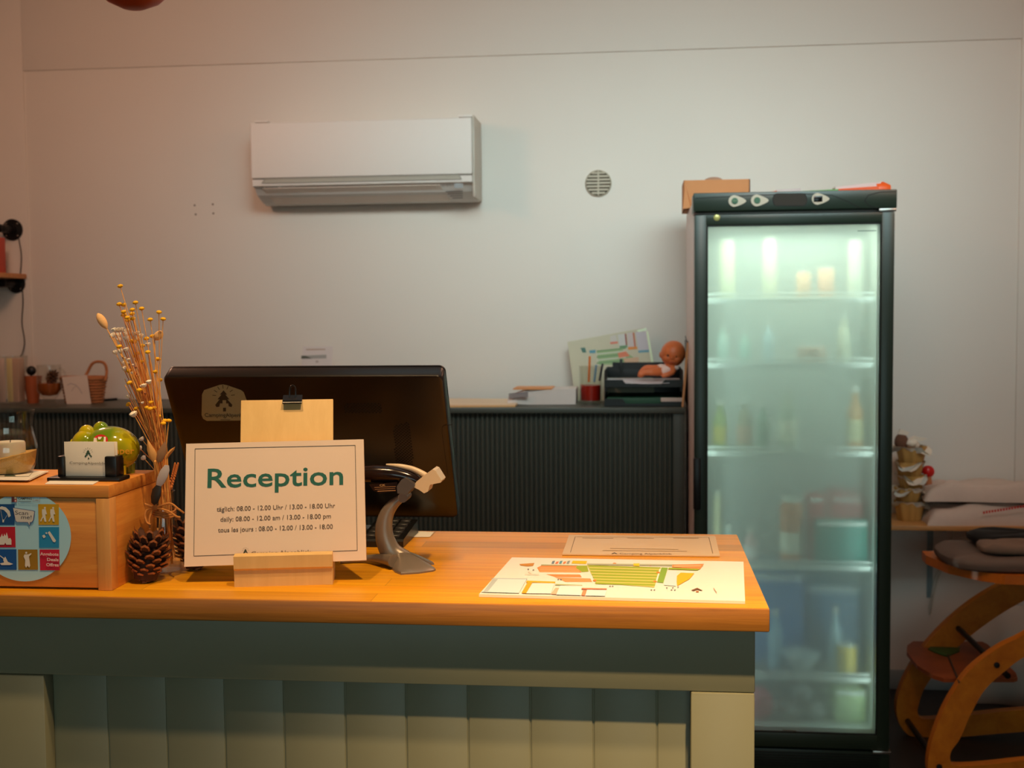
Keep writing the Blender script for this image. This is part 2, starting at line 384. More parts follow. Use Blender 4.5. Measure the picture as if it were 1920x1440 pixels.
pr.poly([(47, 1039), (54, 1039), (60, 1036.5), (60, 1038.5), (55.5, 1043), (56.5, 1050), (58, 1060), (56, 1064), (53, 1060), (50, 1064), (48, 1060), (48.5, 1050), (45.5, 1043)], WI)
pr.poly([(25, 951), (62, 956.5), (67, 958), (64.5, 975), (61, 979.5), (58, 979.5), (57.5, 987), (53, 979.5), (33, 979), (30, 977)], (92, 100, 150))
pr.poly([(26, 952.2), (61.5, 957.6), (65.5, 959), (63.2, 974.6), (60.4, 978.4), (57, 978.6), (56.8, 984), (53.6, 978.4), (33.5, 978), (31, 976)], (222, 214, 206))
pr.text('Scan', (29.5, 964.5), (54, 965.5), 7.5, (62, 60, 70)); pr.text('me!', (41, 972.5), (60.5, 973), 7.2, (62, 60, 70))
pr.poly([(23, 931), (33, 931), (33, 941), (23, 941)], (90, 50, 60)); pr.poly([(28, 936), (33, 936), (33, 941), (28, 941)], (190, 40, 60)); pr.disc(30.5, 938.5, 1.5, WI, 10); pr.poly([(28.4, 931.5), (32.6, 931.5), (32.6, 935.6), (28.4, 935.6)], (180, 176, 150))
pr.text('CAMPING', (35.5, 936.5), (61, 937), 4.6, (74, 76, 80), .01); pr.line([(35.5, 939.3), (60, 939.6)], .9, (110, 112, 116))
pr.line([(63, 931.2), (76, 931.6), (76, 940.8), (63, 940.4), (63, 931.2)], .5, (150, 140, 140)); pr.text('CARD', (64.5, 938.6), (74.5, 938.8), 2.6, (160, 90, 90))
pr.text('Angebote', (77, 1040.5), (111.5, 1041.5), 5.6, (240, 214, 214), .02); pr.text('Deals', (90, 1051), (111.5, 1051.5), 5.6, (240, 214, 214), .02); pr.text('Offres', (88.5, 1060.8), (111.8, 1061.3), 5.6, (240, 214, 214), .02)
pr.build('sticker_print', t)

# ---- things on the box
# hurricane glass with sand
hc = oz(42, 886, BT); hc = V((hc.x, 1.515, BT))
sc = 1.515*1.0/FPX
def lprof(pts, cx=0): return [(r*sc, z*sc) for r, z in pts]
o = MB().lathe(hc, lprof([(0, 1), (34, 1), (40, 4), (50, 26), (54, 44), (52, 62), (46, 84), (44, 100), (46, 118), (49, 130), (47.5, 130), (44.5, 118), (42.5, 100), (44.5, 84), (50, 62), (52, 44), (48, 27), (38, 7), (0, 5)]), GLASS, 48).build('hurricane_glass', origin=hc)
tag(o, 'curved clear hurricane glass part filled with sand on the pine box', 'glass')
SAND = mat('sand', (228, 178, 104), .95, var=.35, scale=900)
b = MB(); n = 32; prof = [(0, 6), (36, 8), (46.5, 27), (49.5, 38)]
vs = []; fs = []
rings = [(36, 8, 0), (46.5, 27, 0), (50, 40, 1), (40, 42, 1), (26, 40, 1), (12, 38, 1), (.5, 37, 1)]
for r, z, top in rings:
    for j in range(n):
        a = 2*PI*j/n; zz = z + (top*(10*math.cos(a-.3)*r/50 + random.uniform(-1, 1)))
        vs.append(V((r*math.cos(a)*sc, r*math.sin(a)*sc, zz*sc))+hc)
fs = [(i*n+j, i*n+(j+1) % n, (i+1)*n+(j+1) % n, (i+1)*n+j) for i in range(len(rings)-1) for j in range(n)] + [tuple(range(n-1, -1, -1)), tuple((len(rings)-1)*n+j for j in range(n))]
tag(b.add(vs, fs, SAND, True).build('sand', origin=hc), 'coarse brown sand sloping up inside the hurricane glass', 'sand', kind='stuff')
cc = hc+V((-1*sc, 4*sc, 38*sc))
t = thing('pillar_candle', 'squat white candle standing in sand inside the hurricane glass', 'candle', cc)
WAX = mat('wax', (226, 216, 198), .5, Subsurface_Weight=.3)
MB().lathe(cc, [(0, -.004), (.0185, -.004), (.0195, 0), (.0195, .018), (.018, .0205), (0, .019)], WAX, 32).build('wax', t)
MB().tube([cc+V((0, 0, .018)), cc+V((.0005, 0, .023))], .0006, BLACK, 6).build('wick', t)

def cards(name, corners, z0, n, label, cat='business card', th=.0006, c=PAPER):
    t = thing(name, label, cat, V((sum(p.x for p in corners)/4, sum(p.y for p in corners)/4, z0)))
    return t
# business-card holder
hy = 1.475
hL, hR = oy(108, 860, hy).x, oy(219, 860, hy).x
t = thing('card_holder', 'black plastic business-card holder on the front of the pine box', 'card holder', ((hL+hR)/2, hy, BT))
bz = BT
MB().box((hL-.010, hy-.012, bz), (hR+.008, hy+.022, bz+.005), BLACK, .0015).build('base', t)
for a, c in ((hL, hL+.0095), (hR-.0165, hR)): MB().box((a, hy-.002, bz+.004), (c, hy+.020, bz+.032), BLACK, .002).build('side', t)
MB().box((hL, hy+.018, bz+.004), (hR, hy+.021, bz+.028), BLACK, .001).build('back', t)
cL, cR = oy(122, 860, hy+.004), oy(213, 860, hy+.004)
ct = oy(122, 828, hy+.004).z
pcl = Plane((cL.x, hy+.0002, bz), (1, 0, 0), (0, 0, 1))
for k in range(6):
    y = hy+.0025+k*.0022; nudge = random.uniform(-.0006, .0006)
    cz = bz+.0052; 
    if k == 0:
        o = MB().box((cL.x, y, cz), (cR.x+.002, y+.0006, ct), PAPER, .0002).build('business_card', origin=(cL.x, y, cz))
        tag(o, 'front white business card with a dark fir logo standing in the black holder', 'business card', 'white business cards in the holder')
        pp = Plane((cL.x, y, cz), (1, 0, 0), (0, 0, 1)); pr = Print(pp)
        tree_logo(pr, 165.5, 851, 15, (52, 84, 66)); pr.text('CampingAlpenblick', (131, 870), (204, 871), 4.6, (120, 112, 104))
        pr.build('card_print', o)
    else:
        o = MB().box((cL.x+nudge, y, cz), (cR.x+.001+nudge, y+.0006, ct-.001), PAPER, .0002).build('business_card', origin=(cL.x, y, cz))
        tag(o, 'white business card packed behind the front card in the black holder', 'business card', 'white business cards in the holder')
def flat_card(pts, z, th, name, label, cat, group=None, logo=None):
    P = [oz(px, py, z) for px, py in pts]
    o = MB().prism([V((p.x, p.y, z)) for p in P], (0, 0, th), PAPER).build(name, origin=(P[0].x, P[0].y, z))
    tag(o, label, cat, group)
    if logo: logo(Print(Plane((P[0].x, P[0].y, z+th), (1, 0, 0), (0, 1, 0))), o)
    return o
G2 = 'white cards lying on the box'
z = BT+.0003
flat_card([(84, 908), (174, 909), (203, 893), (108, 892)], z, .0006, 'business_card', 'lone white business card lying flat before the black card holder', 'business card', None,
          lambda pr, o: (pr.disc(147, 897, 4, (150, 150, 136), 16, ry=1.1), pr.build('card_print', o)))
for k in range(4):
    dx = (0, -3, 4, 0)[k]
    flat_card([(-30+dx, 900), (52+dx, 901), (88+dx, 884), (0+dx, 881)], z+k*.0009, .0007, 'business_card',
              ['bottom white card of the loose pile by the hurricane glass', 'second white card up in the loose pile by the hurricane glass', 'third white card up in the loose pile by the hurricane glass', 'top white card with fir logo in the pile by the hurricane glass'][k], 'business card', 'loose cards by the hurricane glass',
              (lambda pr, o: (pr.line([(-20, 894), (54, 893.5), (62, 885.5), (-10, 884)], .5, (150, 146, 130)), pr.poly([(8, 893), (18, 886.5), (30, 893)], (70, 88, 70)), pr.build('card_print', o))) if k == 3 else None)

# piggy bank
pc = V((oy(208, 838, 1.535).x, 1.535, 0)); ps = 1.535/FPX; pz = BT+.046*1.0
PIG = bpy.data.materials.new('green_glaze'); PIG.use_nodes = True; nt = PIG.node_tree; pb = nt.nodes['Principled BSDF']
tc = nt.nodes.new('ShaderNodeTexCoord'); no = nt.nodes.new('ShaderNodeTexNoise'); no.inputs['Scale'].default_value = 22; no.inputs['Detail'].default_value = 2
cr = nt.nodes.new('ShaderNodeValToRGB'); cr.color_ramp.elements[0].position = .35; cr.color_ramp.elements[0].color = lin((104, 136, 16)); cr.color_ramp.elements[1].position = .62; cr.color_ramp.elements[1].color = lin((196, 176, 14))
nt.links.new(tc.outputs['Object'], no.inputs['Vector']); nt.links.new(no.outputs['Fac'], cr.inputs[0]); nt.links.new(cr.outputs[0], pb.inputs['Base Color']); pb.inputs['Roughness'].default_value = .12; pb.inputs['Coat Weight'].default_value = .6
C0 = V((pc.x, 1.535, BT+.0345))
t = thing('piggy_bank', 'glossy green ceramic piggy bank with yellow lettering behind the card holder', 'piggy bank', (C0.x, C0.y, BT))
MB().ball(C0, (.0395, .030, .0312), PIG, 40, 24).ball(C0+V((-.033, -.004, .006)), (.0195, .021, .0215), PIG, 24, 16).build('body', t)
for dx, dy, dz, r in ((-.0318, -.004, .0215, .0115), (-.0165, .006, .0258, .0110)):
    MB().ball(C0+V((dx, dy, dz)), (r, r*.8, r*1.05), PIG, 20, 14).build('ear', t)
for dx, dy in ((-.018, -.014), (.018, -.014), (-.018, .014), (.018, .014)):
    MB().lathe((C0.x+dx, C0.y+dy, BT), [(.0085, 0), (.0085, .006), (.009, .014)], PIG, 16).build('leg', t)
MB().lathe(C0+V((-.0475, -.006, .006)), [(0, -.001), (.008, 0), (.009, .004), (0, .006)], PIG, 16, M=Matrix.Rotation(R(-90), 4, 'Y')).build('snout', t)
# decal following the bowed flank
def on_body(px, py, lift=.0006):
    r = ray(px, py); A = V((.0395+lift, .030+lift, .0312+lift)); d = V((r.x/A.x, r.y/A.y, r.z/A.z)); e0 = EYE-C0; e0 = V((e0.x/A.x, e0.y/A.y, e0.z/A.z))
    bb = d.dot(e0); cc_ = e0.dot(e0)-1; aa = d.dot(d); disc = bb*bb-aa*cc_
    tt = (-bb-math.sqrt(max(disc, 0)))/aa; return EYE+r*tt
b = MB()
n = 20; b.face([on_body(189+13.5*math.cos(2*PI*i/n), 824.5+10*math.sin(2*PI*i/n), .0006) for i in range(n)], ink((206, 24, 26)))
b.face([on_body(x, y, .001) for x, y in ((175, 829), (176, 821), (181, 821), (182, 829))], ink((240, 225, 215)))
b.face([on_body(x, y, .001) for x, y in ((183.5, 819), (191, 819), (188.5, 824), (184.5, 824))], ink((240, 225, 215)))
b.face([on_body(x, y, .001) for x, y in ((195, 819), (198.5, 819), (198, 829), (194, 829))], ink((240, 225, 215)))
b.build('logo', t)
vs, fs, x0, x1 = text_geo('Camper', .02)
xw = 66.0; X0 = 252-xw
b = MB(); b.add([on_body(X0+(x-x0)/(x1-x0)*xw, 851-(y)*17-.03*(x-x0), .0012) for x, y in vs], fs, ink((226, 158, 30))); b.build('lettering', t)

# ================================================================ RECEPTION SIGN and its stand
SL = oy(345.4, 1062.6, 1.480); SR = oy(686.7, 1050.5, 1.508); TL = oy(349, 832, 1.518); TR = oy(681, 823.6, 1.546)
SR.z += 0; 
ux = (SR-SL).normalized(); uy = (TL-SL); spl = Plane(SL, ux, uy)
sw = spl.uv(686.7, 1050.5)[0]; sh = spl.uv(349, 832)[1]
SM = Matrix.Translation(spl.o) @ Matrix((spl.x, spl.y, spl.n)).transposed().to_4x4()
t = thing('reception_sign', 'white framed board reading Reception with opening hours on a wooden stand', 'sign', spl.o, Matrix((spl.x, spl.y, spl.n)).transposed().to_4x4())
ol = [spl.uv(*p) for p in ((345.4, 1062.6), (686.7, 1050.5), (681.5, 823.6), (349, 832))]
MB(SM).prism([(u, v, -.004) for u, v in ol], (0, 0, .004), mat('sign_board', (230, 206, 188), .55, var=.02)).build('board', t)
pr = Print(spl)
pr.line([(366, 841.5), (666, 835), (670, 1032), (363.6, 1042.5), (366, 841.5)], 1.0, (84, 78, 70))
GT = (26, 96, 84)
pr.text('Reception', (389, 914.2), (643.5, 908.2), 34.5, GT, .012)
DK = (96, 80, 68)
pr.text('täglich: 08.00 - 12.00 Uhr / 13.00 - 18.00 Uhr', (406.5, 959), (628.5, 952), 8.4, DK, .004)
pr.text('daily: 08.00 - 12.00 am / 13.00 - 18.00 pm', (413.5, 978), (620.5, 971.6), 8.4, DK, .004)
pr.text('tous les jours : 08.00 - 12.00 / 13.00 - 18.00', (409, 998), (624, 991.2), 8.4, DK, .004)
tree_logo(pr, 460.5, 1034.5, 10.5, (52, 60, 44)); pr.text('Camping Alpenblick', (471.5, 1042), (583.5, 1038.6), 8, (120, 106, 90))
pr.build('lettering', t)

# stand
b1 = oz(441, 1101, ZT); b2 = oz(623, 1094, ZT); sa = math.atan2(b2.y-b1.y, b2.x-b1.x)*.8
SMt = Matrix.Translation(b1) @ Matrix.Rotation(sa, 4, 'Z'); w = (b2-b1).length
t = thing('sign_stand', 'pale wooden sign stand with tall back board and black bulldog clip', 'sign stand', b1, sa)
# block: a groove lip in front (the sign stands behind it) over a recessed foot
MB(SMt).prism([(-.001, 0, 0), (-.001, .012, 0), (-.001, .05, 0), (-.001, .05, .030), (-.001, .032, .030), (-.001, .024, .016), (-.001, .017, .018), (-.001, .0105, .042), (-.001, -.0035, .0405), (-.001, -.0035, .0245), (-.001, 0, .0215)], (w+.002, 0, 0), BIRCH).build('base_block', t)
lean = R(14); bM = SMt @ Matrix.Translation((-.0005, .036, .012)) @ Matrix.Rotation(-lean, 4, 'X')
bw = w*1.0
topz = (oy(530, 747, 1.59).z-ZT-.012)/math.cos(lean)
MB(bM).box((0, 0, 0), (bw, .006, topz), BIRCH, .0008).build('back_board', t)
b = MB(bM); cx = bw*.56; CL = mat('clip_black', (22, 18, 16), .3, .4)
b.prism([(cx-.013, -.006, topz-.006), (cx-.013, -.006, topz-.002), (cx-.013, .003, topz+.007), (cx-.013, .012, topz-.002), (cx-.013, .012, topz-.006), (cx-.013, .003, topz+.0045)], (.026, 0, 0), CL)
for yy in (-.001, .006): b.tube(smooth_path([(cx-.004, yy, topz+.003), (cx-.004, yy-.001, topz+.012), (cx-.003, yy-.001, topz+.0175), (cx, yy-.001, topz+.0195), (cx+.003, yy-.001, topz+.0175), (cx+.004, yy-.001, topz+.012), (cx+.004, yy, topz+.003)], 4), .0009, CL, 6)
b.tube([(cx-.013, -.0065, topz-.0055), (cx+.013, -.0065, topz-.0055)], .0014, CL, 8)
b.build('bulldog_clip', t)

# ================================================================ MONITOR seen from behind
mTL, mTR = oy(303, 706, 1.74), oy(830, 704, 1.74); mB = oy(600, 973, 1.88)
mp = Plane(mTL, mTR-mTL, mTL-V((mTL.x, mB.y, mB.z)))
mM = Matrix.Translation(mp.o) @ Matrix((mp.x, mp.y, mp.n)).transposed().to_4x4()
mw = mp.uv(830, 704)[0]; mh = -mp.uv(848, 972)[1]
MON = mat('monitor_plastic', (13, 9, 8), .3, var=.1)
t = thing('monitor', 'black till monitor seen from behind, a fir sticker on its back', 'monitor', mp.o, Matrix((mp.x, mp.y, mp.n)).transposed().to_4x4())
def rrect(x0, y0, x1, y1, r, n=6):
    out = []
    for cx, cy, a0 in ((x1-r, y1-r, 0), (x0+r, y1-r, 90), (x0+r, y0+r, 180), (x1-r, y0+r, 270)):
        out += [(cx+r*math.cos(R(a0+90*i/n)), cy+r*math.sin(R(a0+90*i/n))) for i in range(n+1)]
    return out
o1 = rrect(0, -mh, mw, 0, .010)
def shell(b, outline, levels, m):
    """stack of inset outlines -> closed shell; levels: (inset, height)"""
    cx = sum(p[0] for p in outline)/len(outline); cy = sum(p[1] for p in outline)/len(outline)
    ww = max(p[0] for p in outline)-min(p[0] for p in outline); hh = max(p[1] for p in outline)-min(p[1] for p in outline)
    n = len(outline); vs = []; fs = []
    for ins, h in levels:
        vs += [(cx+(x-cx)*(1-2*ins/ww), cy+(y-cy)*(1-2*ins/hh), h) for x, y in outline]
    for i in range(len(levels)-1): fs += [(i*n+j, i*n+(j+1) % n, (i+1)*n+(j+1) % n, (i+1)*n+j) for j in range(n)]
    fs += [tuple(range(n-1, -1, -1)), tuple((len(levels)-1)*n+j for j in range(n))]
    b.add(vs, fs, m, True)
b = MB(mM); shell(b, o1, [(.002, -.026), (0, -.024), (0, -.005), (.0015, -.001), (.004, 0)], MON); b.build('back_cover', t)
b = MB(mM); shell(b, o1, [(.004, -.030), (0, -.029), (0, -.0262), (.002, -.0261)], BLACK); b.build('screen_bezel', t)
# vent holes
VH = mat('vent_hole', (3, 3, 3), .9, var=0)
b = MB(mM)
def hole_grid(poly_px, step):
    us = [mp.uv(*p) for p in poly_px]; u0, u1 = min(u[0] for u in us), max(u[0] for u in us); v0, v1 = min(u[1] for u in us), max(u[1] for u in us)
    def inside(x, y):
        c = False
        for i in range(len(us)):
            (xa, ya), (xb, yb) = us[i], us[i-1]
            if (ya > y) != (yb > y) and x < (xb-xa)*(y-ya)/(yb-ya)+xa: c = not c
        return c
    j = 0; y = v0
    while y < v1:
        x = u0+(step/2 if j % 2 else 0)
        while x < u1:
            if inside(x, y): b.add([(x+step*.27*math.cos(2*PI*k/8), y+step*.27*math.sin(2*PI*k/8), .0003) for k in range(8)], [tuple(range(8))], VH)
            x += step
        y += step*.5; j += 1
hole_grid([(738, 798), (768, 790), (776, 876), (742, 876)], .0054)
b.build('vent_holes', t, fix=False); b = MB(mM)
hole_grid([(645, 756), (716, 756), (716, 776), (645, 776)], .0054)
b.build('vent_holes', t, fix=False)
pr = Print(mp, .0002)
STK = (140, 146, 116)
pr.poly([(379, 739), (383, 731), (413, 721), (419, 720.5), (426, 722), (452, 731), (457, 735), (463, 751), (470, 788), (388, 789), (381, 785), (378, 778)], STK)
pr.build('fir_sticker', t)
pr = Print(mp, .0002, .0007)
tree_logo(pr, 419.5, 748.5, 34, (30, 34, 24)); pr.text('CampingAlpenblick', (385, 781), (472, 781.5), 6.6, (52, 52, 40), .006); pr.line([(414, 786.5), (432, 786.5)], 1.2, (80, 84, 66))
pr.build('sticker_print', t)
pr = Print(mp, .0002); gv = (8, 6, 5)
pr.line([(848, 796), (833, 797), (829, 801), (829, 812), (840, 892)], .8, gv); pr.build('cover_seam', t)
fx = (mTL.x+mTR.x)/2; 
b = MB(); b.tube(smooth_path([(fx, 1.80, ZT+.01), (fx, 1.81, ZT+.06), (fx, 1.83, ZT+.11)], 5), .022, BLACK, 16); b.box((fx-.09, 1.72, ZT), (fx+.09, 1.86, ZT+.012), BLACK, .005); b.build('foot', t)

# keyboard behind the sign
k0 = oz(770, 1018, ZT); kx1 = oz(757, 1012, ZT).x+.012
t = thing('keypad', 'black keypad on the worktop behind the barcode scanner', 'keypad', (kx1-.03, 1.72, ZT))
ky0, ky1 = 1.735, 1.855
b = MB(); b.prism([(kx1-.068, ky0, ZT), (kx1-.068, ky1, ZT), (kx1-.068, ky1, ZT+.022), (kx1-.068, ky0+.004, ZT+.012), (kx1-.068, ky0, ZT+.009)], (.068, 0, 0), BLACK); b.build('case', t)
b = MB()
for i in range(3):
    for j in range(5):
        x = kx1-.061+i*.0185; y = ky0+.010+j*.0215; zz = ZT+.0125+(y-ky0)/(ky1-ky0)*.010
        b.box((x, y, zz-.003), (x+.0155, y+.0175, zz+.004), mat('keycap', (34, 33, 34), .5), .0015, 1)
b.build('keys', t)
P = [oz(*q, ZT+.0006) for q in ((768, 1007), (806, 1007), (814, 998), (775, 996))]
tag(MB().prism(P, (0, 0, .0004), PAPER).build('paper_slip', origin=P[0]), 'small white paper slip lying beside the black keypad', 'paper')

# ================================================================ BARCODE SCANNER
sy = 1.615
def sp(px, py, dy=0.0): return oy(px, py, sy+dy)
SG = mat('scanner_grey', (128, 116, 104), .32, .35, var=.03); SD = mat('scanner_dark', (34, 22, 20), .16, .2, var=.02); SLt = mat('scanner_translucent', (214, 190, 158), .3)
bc = oz(752, 1062, ZT)
t = thing('barcode_scanner', 'grey and dark handheld barcode scanner on a curved stand beside the sign', 'scanner', (bc.x, bc.y, ZT))
# base: smooth low dome with two toes to the right and one leg to the left
outl = [(716, 1048), (726, 1044), (742, 1042), (765, 1042), (790, 1049), (814, 1058), (803, 1058.5), (797, 1058.5), (817, 1069), (812, 1071), (785, 1075), (752, 1077), (741, 1073), (732, 1064), (722, 1057), (716, 1052)]
Po = [oz(px, py+1, ZT) for px, py in outl]
cen = oz(752, 1060, ZT); vs = []; fs = []; n = len(Po); lv = [(1, 0), (1, .0022), (.96, .0042), (.86, .0070), (.70, .0105), (.52, .0145), (.36, .0175), (.14, .019)]
for s_, h in lv: vs += [V((cen.x+(p.x-cen.x)*s_, cen.y+(p.y-cen.y)*s_, ZT+h)) for p in Po]
fs = [(i*n+j, i*n+(j+1) % n, (i+1)*n+(j+1) % n, (i+1)*n+j) for i in range(len(lv)-1) for j in range(n)] + [tuple(range(n-1, -1, -1)), tuple((len(lv)-1)*n+j for j in range(n))]
b = MB().add(vs, fs, SG, True); lp_ = [oz(x, y, ZT+h) for x, y, h in ((738, 1052, .012), (715, 1048, .010), (690, 1047, .007), (660, 1050, .0045), (638, 1053, .003))]
b.tube(smooth_path(lp_, 4), lerp_list([.012, .010, .0075, .006, .004], 17), SG, 12, flat=.9, upv=(0, 0, 1)) if False else b.tube(smooth_path(lp_, 4), lerp_list([.009, .007, .005, .0038, .0028], 17), SG, 12, upv=(0, 0, 1)); b.build('base', t)
pth = smooth_path([sp(752, 1052), sp(733, 1035), sp(722, 1010), sp(720, 985), sp(726, 962), sp(738, 945), sp(752, 934)], 5)
n = len(pth); rr = [x*1.62/FPX*.5 for x in lerp_list([50, 42, 37, 33, 27, 21, 15], n)]
MB().tube(pth, rr, SG, 20, flat=.75, upv=(1, 0, 0)).build('neck', t)
hc2 = sp(758, 931)
b = MB(); b.lathe(hc2, [(0, -.012), (.0068, -.012), (.0068, .019), (.0058, .022), (.0045, .022), (.0045, .0205), (0, .0205)], SG, 24, M=Matrix.Rotation(R(-90), 4, 'X')); b.build('hinge', t)
pth = smooth_path([sp(640, 899), sp(670, 890), sp(705, 888), (sp(740, 890)), sp(770, 897), sp(789, 906)], 5); n = len(pth)
MB().tube(pth, [x*1.62/FPX*.5 for x in lerp_list([24, 30, 34, 32, 26, 16], n)], SD, 20, upv=(0, 0, 1)).build('body', t)
pth = smooth_path([sp(724, 871), sp(750, 874), sp(775, 880), sp(797, 891), sp(806, 899)], 5); n = len(pth)
MB().tube(pth, [x*1.62/FPX*.5 for x in lerp_list([3, 9, 11, 12, 8], n)], SLt, 12, upv=(0, 0, 1)).build('top_trim', t)
b = MB(); d = V((0, .034, 0)); P = [sp(*q, -.017) for q in ((781, 903), (793, 893), (811, 880), (816, 882), (828, 901), (826, 905), (806, 909), (802, 922), (795, 925), (785, 918), (774, 913))]
b.prism(P, d, SLt); b.build('window_hood', t)
b = MB(); P = [sp(*q, -.020) for q in ((745, 925), (744, 912), (752, 900), (760, 896), (768, 902), (778, 909), (776, 914), (768, 920), (764, 928))]
b.prism(P, (0, .04, 0), mat('cradle_grey', (92, 84, 80), .35, .3)); b.build('cradle', t)
pg = MB(); P = [sp(*q, -.012) for q in ((692, 909), (745, 904), (744, 921), (712, 925), (700, 920))]
pg.prism(P, (0, .022, 0), SD); pg.build('handle', t)
lp = Plane(sp(700, 915, -.0125), (1, 0, 0), (0, 0, 1)); pr = Print(lp)
pr.text('CK', (712, 911.5), (723, 911), 3.2, (180, 140, 90), .02); pr.line([(702, 914), (742, 912)], 1, (150, 110, 70)); pr.line([(703, 917.5), (741, 915.5)], .8, (150, 110, 70)); pr.line([(708, 921), (742, 919.5)], 1.2, (176, 130, 84)); pr.build('type_label', t)

# ================================================================ PAPERS on the worktop
def sheet(name, label, cat, corners, z, th, m):
    P = [oz(px, py, z) for px, py in corners]
    t = thing(name, label, cat, (P[0].x, P[0].y, z-th))
    MB().prism([p-V((0, 0, th)) for p in P], (0, 0, th), m).build('sheet', t); return t, Plane(P[0], (1, 0, 0), (0, 1, 0))
WHITEP = mat('glossy_paper', (238, 232, 222), .35, var=.01)
t, pl = sheet('site_map', 'laminated campsite map sheet on the worktop near its front edge', 'map', [(898, 1114), (1397, 1127), (1394, 1053), (960, 1045)], ZT+.004, .0036, WHITEP)
pr = Print(pl, .0001, .0002)
def cp(pts, c, k=3.0968, ox_=860, oy_=980): pr.poly([(ox_+x/k, oy_+y/k) for x, y in pts], c)
OR = (232, 138, 76); GR = (150, 168, 40); GR2 = (128, 166, 54); YE = (240, 176, 12); LG = (150, 160, 150)
cp([(455, 262), (480, 250), (690, 252), (700, 262), (712, 290), (470, 288)], OR); cp([(508, 300), (705, 302), (715, 318), (560, 316)], OR); cp([(560, 318), (765, 325), (775, 345), (620, 345), (600, 335)], (226, 150, 96))
for y in (263, 274, 284): cp([(470, y), (700, y+1), (700, y+3), (470, y+2)], (222, 206, 150))
cp([(480, 244), (690, 248), (690, 252), (478, 250)], (150, 160, 120))
cp([(690, 250), (745, 250), (755, 285), (715, 288), (680, 262)], GR)
cp([(662, 222), (745, 224), (740, 241), (655, 238)], (222, 190, 20))
for i, c in enumerate(((110, 130, 150), (232, 120, 80), (90, 150, 170), (232, 130, 70), (140, 150, 150))): cp([(545+i*22, 224+i % 2*4), (560+i*22, 222+i % 2*4), (552+i*22, 240), (538+i*22, 240)], c)
cp([(352, 242), (440, 236), (432, 252), (400, 255), (360, 250)], (196, 132, 50))
cp([(745, 248), (1175, 262), (1135, 378), (1120, 376), (800, 352), (770, 300)], (196, 192, 96))
for i in range(7):
    y0 = 250+i*16.5; cp([(752+i*6.5, y0), (1172-i*5, y0+11), (1169-i*5, y0+20), (756+i*6.5, y0+9)], GR)
cp([(1178, 262), (1215, 264), (1188, 352), (1152, 348)], GR2); cp([(1166, 270), (1172, 270), (1150, 345), (1143, 345)], (240, 235, 225))
for x, y in ((1158, 292), (1140, 344), (790, 338), (1113, 248), (905, 241)): pr.disc(860+x/3.0968, 980+y/3.0968, 3.6, (236, 130, 40), 10, ry=1.8)
cp([(745, 240), (1420, 246), (1418, 256), (748, 248)], (170, 174, 150)); cp([(1240, 248), (1424, 242), (1402, 272), (1240, 262)], OR); cp([(1220, 264), (1402, 272), (1385, 280), (1216, 274)], GR); cp([(1250, 254), (1410, 252), (1405, 255), (1250, 258)], (240, 200, 160))
cp([(1015, 240), (1050, 240), (1050, 256), (1015, 254)], (240, 196, 30))
cp([(1215, 285), (1265, 284), (1262, 372), (1192, 366)], (206, 218, 226))
cp([(1268, 312), (1290, 294), (1368, 297), (1340, 330), (1270, 370), (1266, 346)], YE)
cp([(1350, 396), (1385, 382), (1418, 398), (1405, 398), (1386, 392), (1365, 400)], (110, 70, 40)); cp([(1378, 400), (1394, 400), (1394, 407), (1378, 407)], (170, 110, 60))
for x, y in ((1115, 392), (1133, 392), (1232, 392), (1252, 392), (875, 371), (890, 371), (575, 331), (590, 331), (400, 272), (430, 276), (1205, 380), (1240, 380), (1270, 376)): cp([(x, y), (x+9, y), (x+8, y+4), (x-1, y+4)], (110, 110, 110))
cp([(190, 328), (398, 330), (398, 333), (188, 331)], (140, 160, 180)); cp([(218, 331), (395, 333), (350, 414), (130, 408)], (206, 222, 226)); cp([(198, 333), (228, 333), (170, 405), (142, 408)], (176, 186, 190))
cp([(395, 342), (562, 348), (560, 357), (392, 352)], (230, 170, 20)); cp([(400, 352), (428, 353), (392, 416), (365, 414)], (224, 164, 24)); cp([(428, 356), (558, 358), (535, 418), (392, 416)], (220, 226, 228))
cp([(562, 362), (718, 368), (718, 371), (560, 367)], (150, 160, 80)); cp([(562, 384), (590, 385), (565, 422), (535, 420)], (228, 176, 150)); cp([(590, 372), (715, 374), (710, 428), (566, 424)], (220, 226, 230))
cp([(714, 385), (860, 388), (860, 394), (714, 392)], (232, 120, 80)); cp([(722, 398), (745, 398), (732, 430), (712, 428)], (230, 140, 100)); cp([(745, 396), (860, 398), (850, 432), (735, 430)], (220, 226, 230))
cp([(1478, 386), (1482, 386), (1500, 412), (1496, 412)], (180, 130, 90)); cp([(400, 288), (404, 288), (424, 302), (420, 302)], (200, 180, 160)); cp([(384, 304), (466, 306), (466, 308), (384, 306)], (200, 180, 160))
pr.build('printed_map', t)

